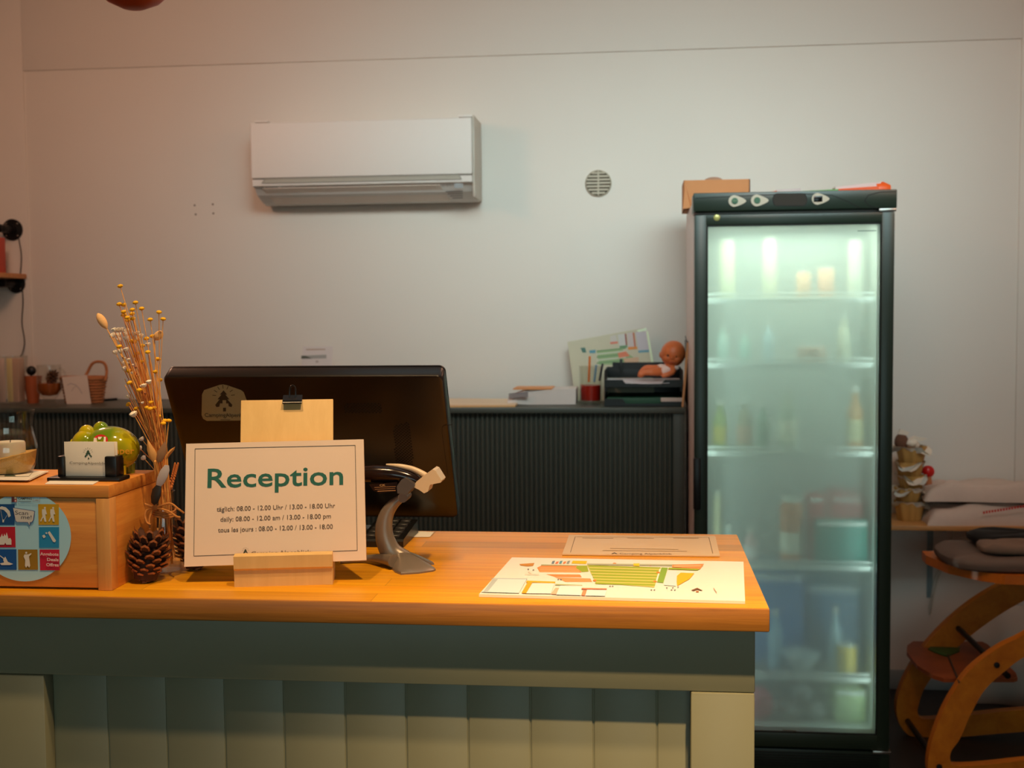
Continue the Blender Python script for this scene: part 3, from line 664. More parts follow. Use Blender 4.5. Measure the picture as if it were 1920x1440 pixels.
t, pl = sheet('info_sheet', 'laminated sheet with blank code fields behind the site map', 'info sheet', [(1054, 1039), (1350, 1042), (1341, 1005), (1067, 1003)], ZT+.0022, .0016, mat('laminated_paper', (214, 182, 140), .4, var=.01))
pr = Print(pl, .0001, .0002); dk = (100, 76, 50)
pr.line([(1078.5, 1006.5), (1069.5, 1036)], 1.0, dk); pr.line([(1329, 1007.5), (1336.5, 1038)], 1.0, dk); pr.line([(1078.5, 1006.5), (1329, 1007.5)], .4, (150, 120, 86))
for x0, x1 in ((1092, 1150), (1176, 1226), (1262, 1310)): pr.line([(x0, 1009), (x1, 1009.4)], .8, (150, 120, 86))
pr.line([(1144, 1028.5), (1272, 1030.5)], .6, (140, 110, 76)); pr.line([(1130, 1032.5), (1288, 1034)], .6, (140, 110, 76))
pr.poly([(1146, 1039), (1152, 1036), (1158, 1039), (1155, 1039), (1152, 1037.5), (1149, 1039)], (60, 50, 36)); pr.text('Camping Alpenblick', (1162, 1039.6), (1260, 1040.2), 2.6, (120, 92, 60))
pr.build('lettering', t)

# ================================================================ BACK CABINET with reeded front
BZ = 1.08; BF = 4.0; bxr = .150
t = thing('reeded_cabinet', 'long anthracite sideboard with a reeded front below the air conditioner', 'cabinet', (-1.2, 4.2, 0))
MB().box((-3.2, BF, BZ-.018), (bxr, WY-.01, BZ), ANTH, .002).build('top', t)
xp = oy(1262, 800, BF+.012).x
b = MB(); b.box((xp, BF+.008, .05), (oy(1283, 800, BF).x, BF+.04, BZ-.018), ANTH, .001); b.build('end_stile', t)
MB().box((oy(1283, 800, BF).x, BF+.016, .05), (bxr-.004, WY-.02, BZ-.018), ANTH).build('side_panel', t)
b = MB(); pit = .0169; x = xp-.001; vs = []; prof = []
while x > -3.2:
    for k in range(7):
        a = PI*k/6; prof.append((x-pit/2+math.cos(a)*pit*.42, BF+.030-math.sin(a)*.0095))
    x -= pit
n = len(prof)
vs = [(p[0], p[1], .05) for p in prof]+[(p[0], p[1], BZ-.018) for p in prof]
b.add(vs, [(i, i+1, i+1+n, i+n) for i in range(n-1)], ANTH, True); b.box((-3.2, BF+.032, .05), (xp, BF+.045, BZ-.018), ANTH)
b.build('reeded_front', t, fix=False)
MB().box((-3.18, BF+.06, 0), (bxr-.02, WY-.03, .05), BLACK).build('plinth', t)

# ================================================================ AIR CONDITIONER
AX0, AX1 = oy(470, 300, 4.24).x, oy(887, 300, 4.24).x; AXR = AX1+.002
az0, az1 = 1.822, 2.112
ACM = mat('ac_white', (226, 220, 214), .6, var=.01); ACG = mat('ac_slot', (150, 146, 136), .5)
t = thing('air_conditioner', 'white wall-mounted air conditioner high on the back wall', 'air conditioner', ((AX0+AX1)/2, WY, az0))
def yz(b, prof, x0, x1, m, sm=False): b.prism([(x0, y, z) for y, z in prof], (x1-x0, 0, 0), m, sm)
b = MB(); yz(b, [(WY-e, az0), (WY-.045, az0-.003), (WY-.085, az0+.004), (WY-.15, az0+.026), (WY-.188, az0+.056), (WY-.188, az1-.012), (WY-.178, az1-.003), (WY-.16, az1), (WY-e, az1)], AX0+.003, AX1-.003, ACM); b.build('body', t)
b = MB(); b.box((AX0, WY-.21, az0+.083), (AX1-.004, WY-.1885, az1-.006), ACM, .004, 3); b.build('front_panel', t)
b = MB(); yz(b, [(WY-.205, az0+.056), (WY-.189, az0+.052), (WY-.189, az0+.082), (WY-.209, az0+.078)], AX0+.004, AX1-.004, ACM); b.build('lower_strip', t)
sl = Plane(oy(500, 340, WY-.2105), (1, 0, 0), (0, 0, 1)); pr = Print(sl, .0002)
pr.poly([(490, 344), (496, 335), (861, 327), (866, 336)], (146, 142, 132)); pr.poly([(493, 343.5), (498, 337), (860, 329), (864, 336)], (168, 164, 152)); pr.build('intake_slot', t)
b = MB(); flp = Plane((AX0, WY-.189, az0+.053), (1, 0, 0), (0, -.053+.0, .04))
b.prism([(AX0+.035, WY-.186, az0+.0515), (AX1-.125, WY-.186, az0+.0515), (AX1-.105, WY-.088, az0+.0035), (AX0+.052, WY-.088, az0+.0035)], (0, -.002, -.004), mat('ac_flap', (226, 210, 196), .5, var=.01)); b.build('flap', t)
MB().box((AX1-.0035, WY-.2, az0+.002), (AX1+.004, WY-.01, az1+.004), mat('ac_side', (196, 186, 172), .45), .002).build('side_cover', t)
MB().box((AX0+.01, WY-.19, az1-.001), (AX0+.06, WY-.14, az1+.006), ACM, .002).build('corner_cap', t)
MB().box((AX1-.055, WY-.19, az1-.001), (AX1-.004, WY-.14, az1+.007), ACM, .002).build('corner_cap', t)
pl = Plane(oy(500, 352, WY-.2095), (1, 0, 0), (0, 0, 1)); pr = Print(pl, .0002)
g = (96, 92, 88)
pr.poly([(491, 353), (493.5, 350.5), (496, 353)], g); pr.line([(497, 351.6), (521, 351)], 1.7, g); pr.line([(528, 351.3), (547, 350.8)], 1.4, (150, 144, 138))
pr.build('indicator_marks', t); pr = Print(pl, .0002)
for k in range(5): pr.line([(819+k*6, 345), (822+k*6, 348.5)], .7, (150, 150, 146)); pr.line([(818+k*6, 351.5), (823+k*6, 351.3)], .7, (160, 158, 150))
pr.build('indicator_marks', t)
pr = Print(pl, .0002); pr.poly([(851.5, 344), (868, 343.6), (868, 352), (852, 352.4)], (150, 154, 156)); pr.build('display', t)
pl = Plane((AX0, WY-.188, az0+.056), (1, 0, 0), (0, -.038, .030)); pr = Print(pl, .0002, .0012)
for k in range(4): pr.line([(836+k*4, 359+k*4), (868, 358.4+k*4)], 1.6, (134, 128, 128))
pr.build('energy_label', t)

# round wall vent
vc = oy(1122, 344, WY); vr = 24.6*WY/FPX
t = thing('wall_vent', 'round slatted vent cap on the wall between air conditioner and fridge', 'vent', vc)
VM = mat('vent_grey', (190, 180, 160), .6); VD = mat('vent_recess', (70, 62, 50), .8)
MB().lathe(vc, [(0, 0), (vr, 0), (vr, .006), (vr*.93, .009), (vr*.93, .004), (vr*.90, .004)], VM, 40, M=Matrix.Rotation(R(90), 4, 'X')).lathe(vc, [(0, .0045), (vr*.92, .0045), (vr*.92, .003), (0, .003)], VD, 40, M=Matrix.Rotation(R(90), 4, 'X')).build('rim', t)
b = MB()
for k in range(-3, 4):
    z = vc.z+k*vr*.25; hw = math.sqrt(max(0, (vr*.9)**2-(z-vc.z)**2))
    b.box((vc.x-hw, WY-.011, z-.0025), (vc.x+hw, WY-.003, z+.0045), VM)
b.box((vc.x-.003, WY-.012, vc.z-vr*.9), (vc.x+.003, WY-.010, vc.z+vr*.9), VM); b.build('slats', t)

# ================================================================ FRIDGE
FX0, FX1 = .158, .749; FY = 3.6; FYB = 4.22; FZ = 1.757
DX0, DX1 = .162, .745; GX0, GX1 = .2015, .7035; GZ0, GZ1 = .122, 1.657
FBK = mat('fridge_black', (34, 50, 40), .34, var=.05); LIN = mat('fridge_liner', (214, 222, 218), .5, var=.01); FWH = mat('fridge_white', (226, 214, 212), .4)
t = FR_ = thing('display_fridge', 'tall black display fridge with a misted glass door, right of the sideboard', 'fridge', ((FX0+FX1)/2, 3.9, 0))
b = MB()
b.box((FX0+.003, 3.655, .06), (FX0+.035, FYB, 1.70), FWH, .002); b.box((FX1-.035, 3.655, .06), (FX1-.003, FYB, 1.70), FWH, .002)
b.box((FX0+.003, 3.655, .06), (FX1-.003, FYB, .098), FWH); b.box((FX0+.003, 3.655, 1.675), (FX1-.003, FYB, 1.742), FWH, .002); b.box((FX0+.035, FYB-.03, .098), (FX1-.035, FYB, 1.675), FWH)
b.build('cabinet', t)
b = MB()
b.box((FX0+.035, 3.66, .098), (FX0+.038, FYB-.031, 1.675), LIN); b.box((FX1-.038, 3.66, .098), (FX1-.035, FYB-.031, 1.675), LIN)
b.box((FX0+.038, FYB-.035, .098), (FX1-.038, FYB-.031, 1.675), LIN); b.box((FX0+.038, 3.66, .098), (FX1-.038, FYB-.035, .102), LIN); b.build('liner', t)
# header
MB().box((FX0, FY-.004, 1.702), (FX1+.001, 3.72, FZ), FBK, .003).build('header', t)
hp = Plane((FX0, FY-.004, 1.70), (1, 0, 0), (0, 0, 1)); pr = Print(hp, .0003)
gg = (6, 10, 8)
pr.line([(1304, 372), (1400, 367), (1500, 363), (1560, 366), (1590, 378), (1612, 390)], 1.4, gg)
pr.line([(1680, 359), (1650, 360), (1628, 366), (1621, 376), (1630, 386), (1645, 390)], 1.4, gg)
ov = [(1481+(24 if math.cos(a) > 0 else -24)+8.5*math.cos(a), 374.5-.02*0+12*math.sin(a)) for a in [2*PI*i/28 for i in range(28)]]
pr.poly(ov, gg); pr.poly([(1481+(x-1481)*.96, 374.5+(y-374.5)*.9) for x, y in ov], (44, 38, 30))
pr.build('header_lines', t)
def drop(px, py, kind):
    P = []
    for i in range(32):
        a = 2*PI*i/32; rx = 15 if math.cos(a) > 0 else 0
        x = math.cos(a)*(11 if math.cos(a) < 0 else 22)-4; y = math.sin(a)*11*(1 if math.cos(a) < 0 else (1-.42*max(0, math.cos(a))))
        P.append(hp.px(px+x, py+y))
    o = MB().prism(P, (0, -.003, 0), mat('bezel_cream', (206, 198, 178), .45)).build('control_bezel', t)
    c = hp.px(px-3.5, py)
    if kind == 'dial':
        MB().lathe(c+V((0, -.003, 0)), [(.0095, 0), (.0095, .002), (.0085, .003), (0, .003)], mat('dial_green', (60, 110, 84), .4), 24, M=Matrix.Rotation(R(90), 4, 'X')).box((c.x-.007, c.y-.008, c.z-.001), (c.x+.007, c.y-.0055, c.z+.001), mat('dial_light', (130, 160, 120), .4)).build('dial', o)
    elif kind == 'button':
        MB().lathe(c+V((0, -.003, 0)), [(.0095, 0), (.0095, .0015), (.0085, .0025), (0, .0025)], mat('dial_green', (60, 110, 84), .4), 24, M=Matrix.Rotation(R(90), 4, 'X')).build('button', o)
    else:
        MB().box((c.x-.0125, c.y-.0045, c.z-.0085), (c.x+.0125, c.y-.003, c.z+.0085), mat('screen_black', (4, 5, 5), .2), .0005).build('temperature_display', o)
drop(1381, 377, 'dial'); drop(1423, 376, 'button'); drop(1537, 373, 'display')
# door
b = MB(); dy0, dy1 = FY, 3.645
b.box((DX0, dy0, .073), (GX0-.004, dy1, 1.692), FBK, .003); b.box((GX1+.004, dy0, .073), (DX1, dy1, 1.692), FBK, .003)
b.box((GX0-.006, dy0+.0005, GZ1+.004), (GX1+.006, dy1, 1.6915), FBK, .002); b.box((GX0-.006, dy0+.0005, .0735), (GX1+.006, dy1, GZ0-.004), FBK, .002)
door = b.build('door', t)
MISTM = bpy.data.materials.new('misted_glass'); MISTM.use_nodes = True; nt = MISTM.node_tree; N = nt.nodes.new; L = nt.links.new
nt.nodes.remove(nt.nodes['Principled BSDF']); out = nt.nodes['Material Output']
rf = N('ShaderNodeBsdfRefraction'); rf.inputs['Color'].default_value = (.90, .96, .92, 1); rf.inputs['Roughness'].default_value = .50; rf.inputs['IOR'].default_value = 1.12
df = N('ShaderNodeBsdfTranslucent'); df.inputs['Color'].default_value = (.78, .90, .86, 1)
gl = N('ShaderNodeBsdfGlossy'); gl.inputs['Roughness'].default_value = .25; gl.inputs['Color'].default_value = (.9, 1, .98, 1)
d2 = N('ShaderNodeBsdfDiffuse'); d2.inputs['Color'].default_value = (.66, .74, .69, 1); m0 = N('ShaderNodeMixShader'); m0.inputs[0].default_value = .45; L(df.outputs[0], m0.inputs[1]); L(d2.outputs[0], m0.inputs[2])
m1 = N('ShaderNodeMixShader'); m1.inputs[0].default_value = .46; L(rf.outputs[0], m1.inputs[1]); L(m0.outputs[0], m1.inputs[2])
m2 = N('ShaderNodeMixShader'); fr = N('ShaderNodeFresnel'); fr.inputs['IOR'].default_value = 1.35; L(fr.outputs[0], m2.inputs[0]); L(m1.outputs[0], m2.inputs[1]); L(gl.outputs[0], m2.inputs[2]); L(m2.outputs[0], out.inputs['Surface'])
MB().box((GX0, dy0+.006, GZ0), (GX1, dy0+.011, GZ1), MISTM).build('glass_pane', door)
b = MB(); GK = mat('gasket', (6, 8, 9), .6)
for a, c in (((GX0-.004, dy0+.003, GZ0-.004), (GX0, dy1, GZ1+.004)), ((GX1, dy0+.003, GZ0-.004), (GX1+.004, dy1, GZ1+.004)), ((GX0, dy0+.003, GZ1), (GX1, dy1, GZ1+.004)), ((GX0, dy0+.003, GZ0-.004), (GX1, dy1, GZ0))): b.box(a, c, GK)
b.build('gasket', door)
hz0, hz1 = oy(1305, 955, FY).z, oy(1305, 858, FY).z
MB().box((DX0-.004, dy0-.012, hz0), (DX0+.018, dy0, hz1), BLACK, .004).build('door_handle', door)
lc = oy(1344, 408, FY)
MB().lathe((lc.x, FY+.001, lc.z), [(0, .004), (.0055, .004), (.0095, .002), (.0095, 0)], mat('lock_brass', (196, 196, 120), .3, .3), 24, M=Matrix.Rotation(R(90), 4, 'X')).build('lock', door)
pr = Print(Plane((GX0, dy0+.006, GZ0), (1, 0, 0), (0, 0, 1)), .0002); pr.line([(1608, 433), (1643, 432.4)], 1.6, (120, 146, 140)); pr.build('glass_mark', door); pr = Print(Plane((GX0, dy0+.006, GZ0), (1, 0, 0), (0, 0, 1)), .0002); pr.line([(1467, 1369), (1493, 1370.5)], 1.4, (110, 100, 90)); pr.build('glass_mark', door)
b = MB(); b.box((FX0+.002, FY+.012, .0), (FX1, 3.66, .064), FBK, .003)
for k in range(6): b.box((FX0+.03, FY+.009, .012+k*.008), (FX1-.03, FY+.013, .015+k*.008), BLACK)
b.build('base_grille', t)
MB().box((DX1-.05, FY-.006, .064), (DX1+.004, FY+.03, .0725), CHROME, .002).build('hinge', t)
MB().box((DX1-.046, FY-.003, 1.693), (DX1+.003, FY+.03, 1.701), CHROME, .001).build('hinge', t)
MB().box((.125, FYB-.5, .0), (.155, FYB-.45, .06), BLACK).build('foot', t) if False else None
SHW = mat('shelf_wire', (226, 230, 226), .4)
szs = [1.440, 1.240, .966, .610, .259]
for zz in szs:
    b = MB()
    for k in range(22):
        x = FX0+.05+k*(FX1-FX0-.1)/21; b.tube([(x, 3.70, zz-.002), (x, 4.15, zz-.002)], .0018, SHW, 5)
    b.tube([(FX0+.042, 3.70, zz), (FX1-.042, 3.70, zz)], .004, SHW, 8); b.tube([(FX0+.042, 4.15, zz), (FX1-.042, 4.15, zz)], .004, SHW, 8)
    b.box((FX0+.045, 3.706, zz-.012), (FX1-.045, 3.710, zz+.006), SHW, .001); b.tube([(FX0+.045, 3.70, zz+.016), (FX1-.045, 3.70, zz+.016)], .003, SHW, 8)
    b.build('shelf', t)
LEDM = bpy.data.materials.new('led_tube'); LEDM.use_nodes = True; q = LEDM.node_tree.nodes['Principled BSDF']; q.inputs['Emission Color'].default_value = (.80, 1, .95, 1); q.inputs['Emission Strength'].default_value = 5.5; q.inputs['Base Color'].default_value = (.9, .9, .9, 1)
MB().box((FX0+.08, 3.668, 1.665), (FX1-.08, 3.69, 1.6745), LEDM, .003).build('light_tube', t)
light('fridge_inner_light', 'AREA', ((FX0+FX1)/2, 3.70, 1.664), ((FX0+FX1)/2, 3.95, .9), 3.0, (.92, 1, .86), shape='RECTANGLE', size=.42, size_y=.05)
light('fridge_inner_light', 'AREA', (FX0+.044, 3.668, .87), (FX1-.1, 4.0, .87), 1.3, (.74, .95, .92), shape='RECTANGLE', size=.02, size_y=1.45)
light('fridge_inner_light', 'AREA', (FX1-.044, 3.668, .87), (FX0+.1, 4.0, .87), 1.3, (.76, .95, .94), shape='RECTANGLE', size=.02, size_y=1.45)

def bottle(name, x, y, z, h, r, glassc, label, cat='bottle', group=None, lab=None, cap=(220, 220, 210), kind='bottle'):
    t = thing(name, label, cat, (x, y, z), group=group)
    G = mat('bottle_%02x%02x%02x' % glassc, glassc, .25, var=.03)
    if kind == 'bottle': MB().lathe((x, y, z), [(0, 0), (r*.92, 0), (r, .004), (r, h*.55), (r*.9, h*.64), (r*.42, h*.78), (r*.38, h*.93), (0, h*.93)], G, 24).build('body', t)
    else: MB().lathe((x, y, z), [(0, 0), (r*.9, 0), (r, .005), (r, h*.88), (r*.86, h*.95), (0, h*.95)], G, 24).build('body', t)
    MB().lathe((x, y, z), [(0, h*.90), (r*(.46 if kind == 'bottle' else .87), h*.90), (r*(.46 if kind == 'bottle' else .87), h), (0, h)], mat('cap_%02x%02x%02x' % cap, cap, .4), 20).build('cap', t)
    if lab: MB().lathe((x, y, z), [(r*1.01, h*.14), (r*1.02, h*.15), (r*1.02, h*.46), (r*1.01, h*.47)], mat('label_%02x%02x%02x' % lab, lab, .6), 24).build('paper_label', t)
    return t
def fx(px, y): return oy(px, 900, y).x
GB = 'drinks behind the misted fridge door'
yb = 3.78
Z1, Z2, Z3, Z4, Z5 = [q+.002 for q in szs]; Z6 = .104
for px, h, r, c, lab, k, nm in ((1363, .185, .024, (232, 226, 190), None, 'can', 'pale tall bottle, leftmost on the topmost fridge shelf'), (1441, .19, .022, (236, 232, 200), None, 'can', 'bright pale bottle, second from left on the topmost fridge shelf'),
        (1504, .085, .022, (226, 170, 130), None, 'can', 'short peach jar left of its twin on the topmost fridge shelf'), (1546, .095, .025, (232, 168, 132), None, 'can', 'wider peach jar on the topmost fridge shelf'), (1600, .18, .024, (222, 222, 204), None, 'can', 'pale tall bottle, rightmost on the topmost fridge shelf')):
    bottle('drink_bottle', fx(px, yb), yb, Z1, h, r, c, nm, group=GB, kind=k)
for px, h, r, c, nm in ((1355, .12, .018, (200, 226, 216), 'pale green small bottle, leftmost on the second fridge shelf'), (1396, .10, .018, (176, 214, 200), 'green bottle beside the leftmost on the second fridge shelf'), (1440, .13, .018, (200, 224, 232), 'pale blue bottle on the second fridge shelf'),
        (1520, .05, .045, (214, 172, 150), 'low pinkish tub on the second fridge shelf'), (1580, .15, .020, (222, 222, 196), 'pale yellow bottle, rightmost on the second fridge shelf')):
    bottle('drink_bottle', fx(px, yb), yb, Z2, h, r, c, nm, group=GB, kind='bottle' if h > .06 else 'can', cat='bottle' if h > .06 else 'tub')
for px, h, r, c, lab, nm in ((1350, .155, .022, (150, 170, 90), (206, 190, 70), 'green bottle with yellow label, leftmost on the third fridge shelf'), (1396, .16, .024, (150, 140, 110), (190, 140, 110), 'brownish bottle on the third fridge shelf'), (1430, .15, .020, (120, 150, 130), None, 'dark green bottle on the third fridge shelf'),
        (1476, .20, .028, (190, 200, 180), (240, 236, 210), 'bottle with big cream label in the middle of the third fridge shelf'), (1602, .20, .026, (206, 150, 90), (206, 196, 150), 'amber bottle with pale label, rightmost on the third fridge shelf')):
    bottle('drink_bottle', fx(px, yb), yb, Z3, h, r, c, nm, group=GB, lab=lab)
for px, h, r, c, lab, k, nm in ((1366, .11, .026, (190, 206, 204), (230, 230, 236), 'bottle', 'white capped bottle, leftmost on the fourth fridge shelf'), (1408, .10, .022, (206, 160, 160), (232, 226, 226), 'bottle', 'pinkish bottle on the fourth fridge shelf'),
        (1484, .20, .034, (216, 130, 74), (238, 234, 214), 'can', 'tall orange carton-like bottle with white label on the fourth fridge shelf'), (1345, .22, .012, (220, 214, 176), None, 'can', 'thin pale tube against the left side of the fourth fridge shelf')):
    bottle('drink_bottle', fx(px, yb), yb, Z4, h, r, c, nm, group=GB, lab=lab, kind=k)
def crate(px0, px1, y0, y1, z0, z1, c, name, label, cat, bev=.004):
    x0, x1 = max(fx(px0, y0), FX0+.046), min(fx(px1, y0), FX1-.046); t = thing(name, label, cat, ((x0+x1)/2, (y0+y1)/2, z0))
    m = mat('pack_%02x%02x%02x' % c, c, .5)
    MB().box((x0, y0, z0), (x1, y1, z1), m, bev).build('carton', t); MB().box((x0+.004, y0-.002, z1-.018), (x1-.004, y0, z1-.006), mat('pack_light', (222, 226, 220), .5)).build('label_band', t)
crate(1516, 1545, 3.76, 3.84, Z4, Z4+.21, (196, 60, 66), 'drink_carton', 'dull red carton standing beside the tall orange bottle in the fridge', 'carton')
crate(1560, 1625, 3.84, 4.0, Z4, Z4+.20, (214, 60, 70), 'drink_carton', 'bright red carton at the right end of the fourth fridge shelf', 'carton')
crate(1520, 1630, 3.74, 3.83, Z4, Z4+.125, (20, 120, 112), 'drink_crate', 'teal pack along the right half of the fourth fridge shelf', 'pack') if False else None
crate(1530, 1628, 3.73, 3.76, Z4, Z4+.14, (30, 130, 120), 'drink_pack', 'flat teal pack in front on the right half of the fourth fridge shelf', 'pack')
crate(1350, 1510, 3.86, 4.1, Z5, Z5+.29, (30, 108, 176), 'drink_crate', 'tall blue crate on the left of the fifth fridge shelf', 'crate')
crate(1515, 1630, 3.88, 4.1, Z5, Z5+.25, (44, 112, 160), 'drink_crate', 'lower blue crate on the right of the fifth fridge shelf', 'crate')
wx = fx(1505, 3.78); t = thing('white_bowl', 'upturned white bowl on the fifth fridge shelf', 'bowl', (wx, 3.80, Z5)); MB().lathe((wx, 3.80, Z5), [(0, 0), (.03, 0), (.032, .006), (.062, .05), (.060, .051), (.028, .01), (0, .008)], mat('stoneware', (200, 212, 214), .4), 32).build('shell', t)
for px, nm in ((1590, 'yellow can, standing alone at the right end of the fifth fridge shelf'),): bottle('drink_can', fx(px, 3.77), 3.77, Z5, .09, .031, (222, 190, 60), nm, 'can', GB, kind='can')
bottle('drink_bottle', fx(1568, 3.8), 3.8, Z5, .20, .02, (170, 200, 214), 'slim clear bottle beside the yellow can on the fifth fridge shelf', group=GB)
bottle('drink_bottle', fx(1455, 3.8), 3.8, Z5, .19, .022, (150, 190, 214), 'slim pale blue bottle before the tall blue crate', group=GB)
o = MB().ball((fx(1424, 3.76), 3.76, Z6+.052), (.045, .045, .052), mat('pink_red', (206, 60, 90), .5), 20, 14).build('round_pack', origin=(fx(1424, 3.76), 3.76, Z6)); tag(o, 'round pinkish-red pack on the fridge floor', 'pack')
for k, (px, zz) in enumerate(((1480, .03), (1530, .03), (1505, .085))):
    o = MB().ball((fx(px, 3.77), 3.77, Z6+zz), (.034, .034, .03), mat('grey_pack', (150, 156, 160), .5), 16, 10).build('grey_tub', origin=(fx(px, 3.77), 3.77, Z6)); tag(o, ['grey tub on the fridge floor beside the pinkish-red pack', 'grey tub on the fridge floor beside the pale green pack', 'grey tub lying on top of two others on the fridge floor'][k], 'tub', 'grey tubs on the fridge floor')
crate(1568, 1632, 3.74, 3.9, Z6, Z6+.11, (176, 200, 140), 'green_pack', 'pale green pack on the fridge floor at right', 'pack', .012)

# things on top of the fridge
bq0 = oy(1281, 338, 4.05); bq1 = oy(1404, 336, 4.05)
KR = mat('kraft_card', (196, 134, 86), .8, var=.06)
t = thing('cardboard_box', 'open brown cardboard box overhanging the left edge of the fridge top', 'box', ((bq0.x+bq1.x)/2, 4.1, 1.742))
kz = 1.743; tz = oy(1340, 337, 4.0).z
MB().box((bq0.x, 4.0, kz), (bq1.x, 4.003, tz), KR).box((bq0.x, 4.17, kz), (bq1.x, 4.173, tz), KR).box((bq0.x, 4.0, kz), (bq0.x+.003, 4.17, tz), KR).box((bq1.x-.003, 4.0, kz), (bq1.x, 4.17, tz), KR).box((bq0.x, 4.0, kz), (bq1.x, 4.17, kz+.003), KR).build('carton', t)
MB().prism([(bq0.x, 3.999, tz), (bq0.x+.002, 3.985, tz-.03), (bq0.x-.004, 3.98, oy(1282, 392, 3.98).z), (bq0.x+.022, 3.98, oy(1292, 390, 3.98).z), (bq0.x+.03, 3.999, kz)], (0, -.003, 0), KR).build('flap', t)
pc2 = oy(1338, 345, 4.08); BR = mat('brown_paper', (176, 134, 108), .85)
tag(MB().ball((pc2.x, 4.08, tz+.0), (.036, .03, .018), BR, 12, 8).build('crumpled_paper', origin=(pc2.x, 4.08, tz-.01)), 'crumpled brown paper poking out of the cardboard box', 'paper')
# orange bag roll
p0 = oy(1444, 356, 3.8); p1 = oy(1668, 345, 3.8); OGM = mat('bag_orange', (238, 92, 28), .4); WHB = mat('bag_white', (214, 196, 194), .4); GNB = mat('bag_green', (110, 168, 90), .5)
zt2 = 1.744
t = thing('bag_of_liners', 'flat orange, white and green plastic pack lying on the fridge top', 'plastic bag', ((p0.x+p1.x)/2, 3.8, zt2))
def slab(x0, x1, h0, h1, m, nm, y0=3.73, y1=3.90):
    MB().prism([(x0, y0, zt2), (x1, y0, zt2), (x1, y0, zt2+h1), (x0, y0, zt2+h0)], (0, y1-y0, 0), m).build(nm, t)
def xx(px): return oy(px, 350, 3.75).x
slab(xx(1444), xx(1455), .026, .028, OGM, 'end'); slab(xx(1455), xx(1500), .032, .035, WHB, 'panel'); slab(xx(1500), xx(1570), .026, .030, GNB, 'panel'); slab(xx(1570), xx(1645), .030, .036, OGM, 'panel', 3.724)
slab(xx(1565), xx(1650), .038, .050, WHB, 'top_panel', 3.735)
MB().tube([(xx(1642), 3.75, zt2+.026), (xx(1655), 3.75, zt2+.0265), (xx(1668), 3.75, zt2+.024)], [.024, .026, .018], OGM, 12, upv=(0, 0, 1)).build('rolled_end', t)

# ================================================================ THINGS ON THE BACK CABINET
# folded leaflet card standing behind the monitor
y = 4.3; P = [oy(px, py, y) for px, py in ((562, 705), (615, 705), (621, 650), (567, 652))]; z0 = BZ
t = thing('leaflet', 'white leaflet standing upright behind the monitor', 'leaflet', (P[0].x, y, BZ))
A = oy(560, 700, y).x; B_ = oy(617, 700, y).x; zt_ = oy(590, 650, y).z
MB().prism([(A, y, BZ), (B_, y, BZ), (B_+.008, y+.03, zt_), (A+.010, y+.03, zt_)], (0, .0012, 0), mat('leaflet_white', (214, 206, 204), .6)).build('sheet', t)
lp = Plane((A, y, BZ), (1, 0, 0), (0, .03, zt_-BZ)); pr = Print(lp, .0003)
pr.line([(574, 655.5), (610, 655)], 2, (176, 150, 130)); pr.poly([(565, 667), (612, 665), (612, 672), (565, 673)], (160, 160, 156)); pr.poly([(565, 667), (573, 667), (586, 672.5), (565, 672.5)], (84, 90, 80)); pr.disc(572, 700, 4, (110, 96, 96), 12); pr.line([(592, 678), (597, 678)], 4, (180, 164, 160))
pr.build('print', t)
# papers stack and open brochures
p = [oz(px, py, BZ) for px, py in ((800, 764), (966, 763), (978, 752), (810, 751))]
for k, (dz, c) in enumerate(((0, (226, 178, 118)), (.004, (230, 206, 176)))):
    o = MB().prism([V((q.x, q.y+.02*k, BZ+dz)) for q in p], (0, 0, .0035), mat('paper_%d' % k, c, .7)).build('envelope', origin=(p[0].x, p[0].y, BZ)); tag(o, ['yellowish flat envelope lying at the cabinet edge right of the monitor', 'pale flat envelope lying on the yellowish one right of the monitor'][k], 'envelope')
q0 = oz(955, 758, BZ); 
t = thing('brochure_stack', 'thick white brochure stack lying beside the black letter trays', 'brochure', (q0.x, q0.y, BZ))
bx = [oy(px, 740, 4.17).x for px in (953, 991, 1036, 1080)]
WB = mat('brochure_white', (220, 210, 204), .6)
zz = oy(1060, 728, 4.17).z
b = MB(); b.prism([(bx[0], 4.13, BZ+.004), (bx[1], 4.15, BZ), (bx[1], 4.15, zz-.002), (bx[0]+.002, 4.15, BZ+.03)], (0, .14, 0), WB); b.prism([(bx[1], 4.15, BZ), (bx[3], 4.13, BZ+.002), (bx[3]+.002, 4.13, zz), (bx[1], 4.15, zz-.004)], (0, .16, 0), WB); b.build('pages', t)
b = MB(); b.box((bx[0]+.02, 4.14, zz-.003), (bx[2], 4.29, zz+.001), mat('orange_cover', (222, 150, 90), .6)); b.build('orange_cover', t)
pr = Print(Plane((bx[0], 4.129, BZ), (1, 0, 0), (0, 0, 1)), .0003)
pr.poly([(954, 738), (990, 734.5), (990, 744), (954, 748)], (112, 104, 108)); 
for k in range(2): pr.line([(954, 741+k*3.5), (990, 738+k*3.5)], .8, (200, 190, 186))
pr.build('printed_stripes', t)
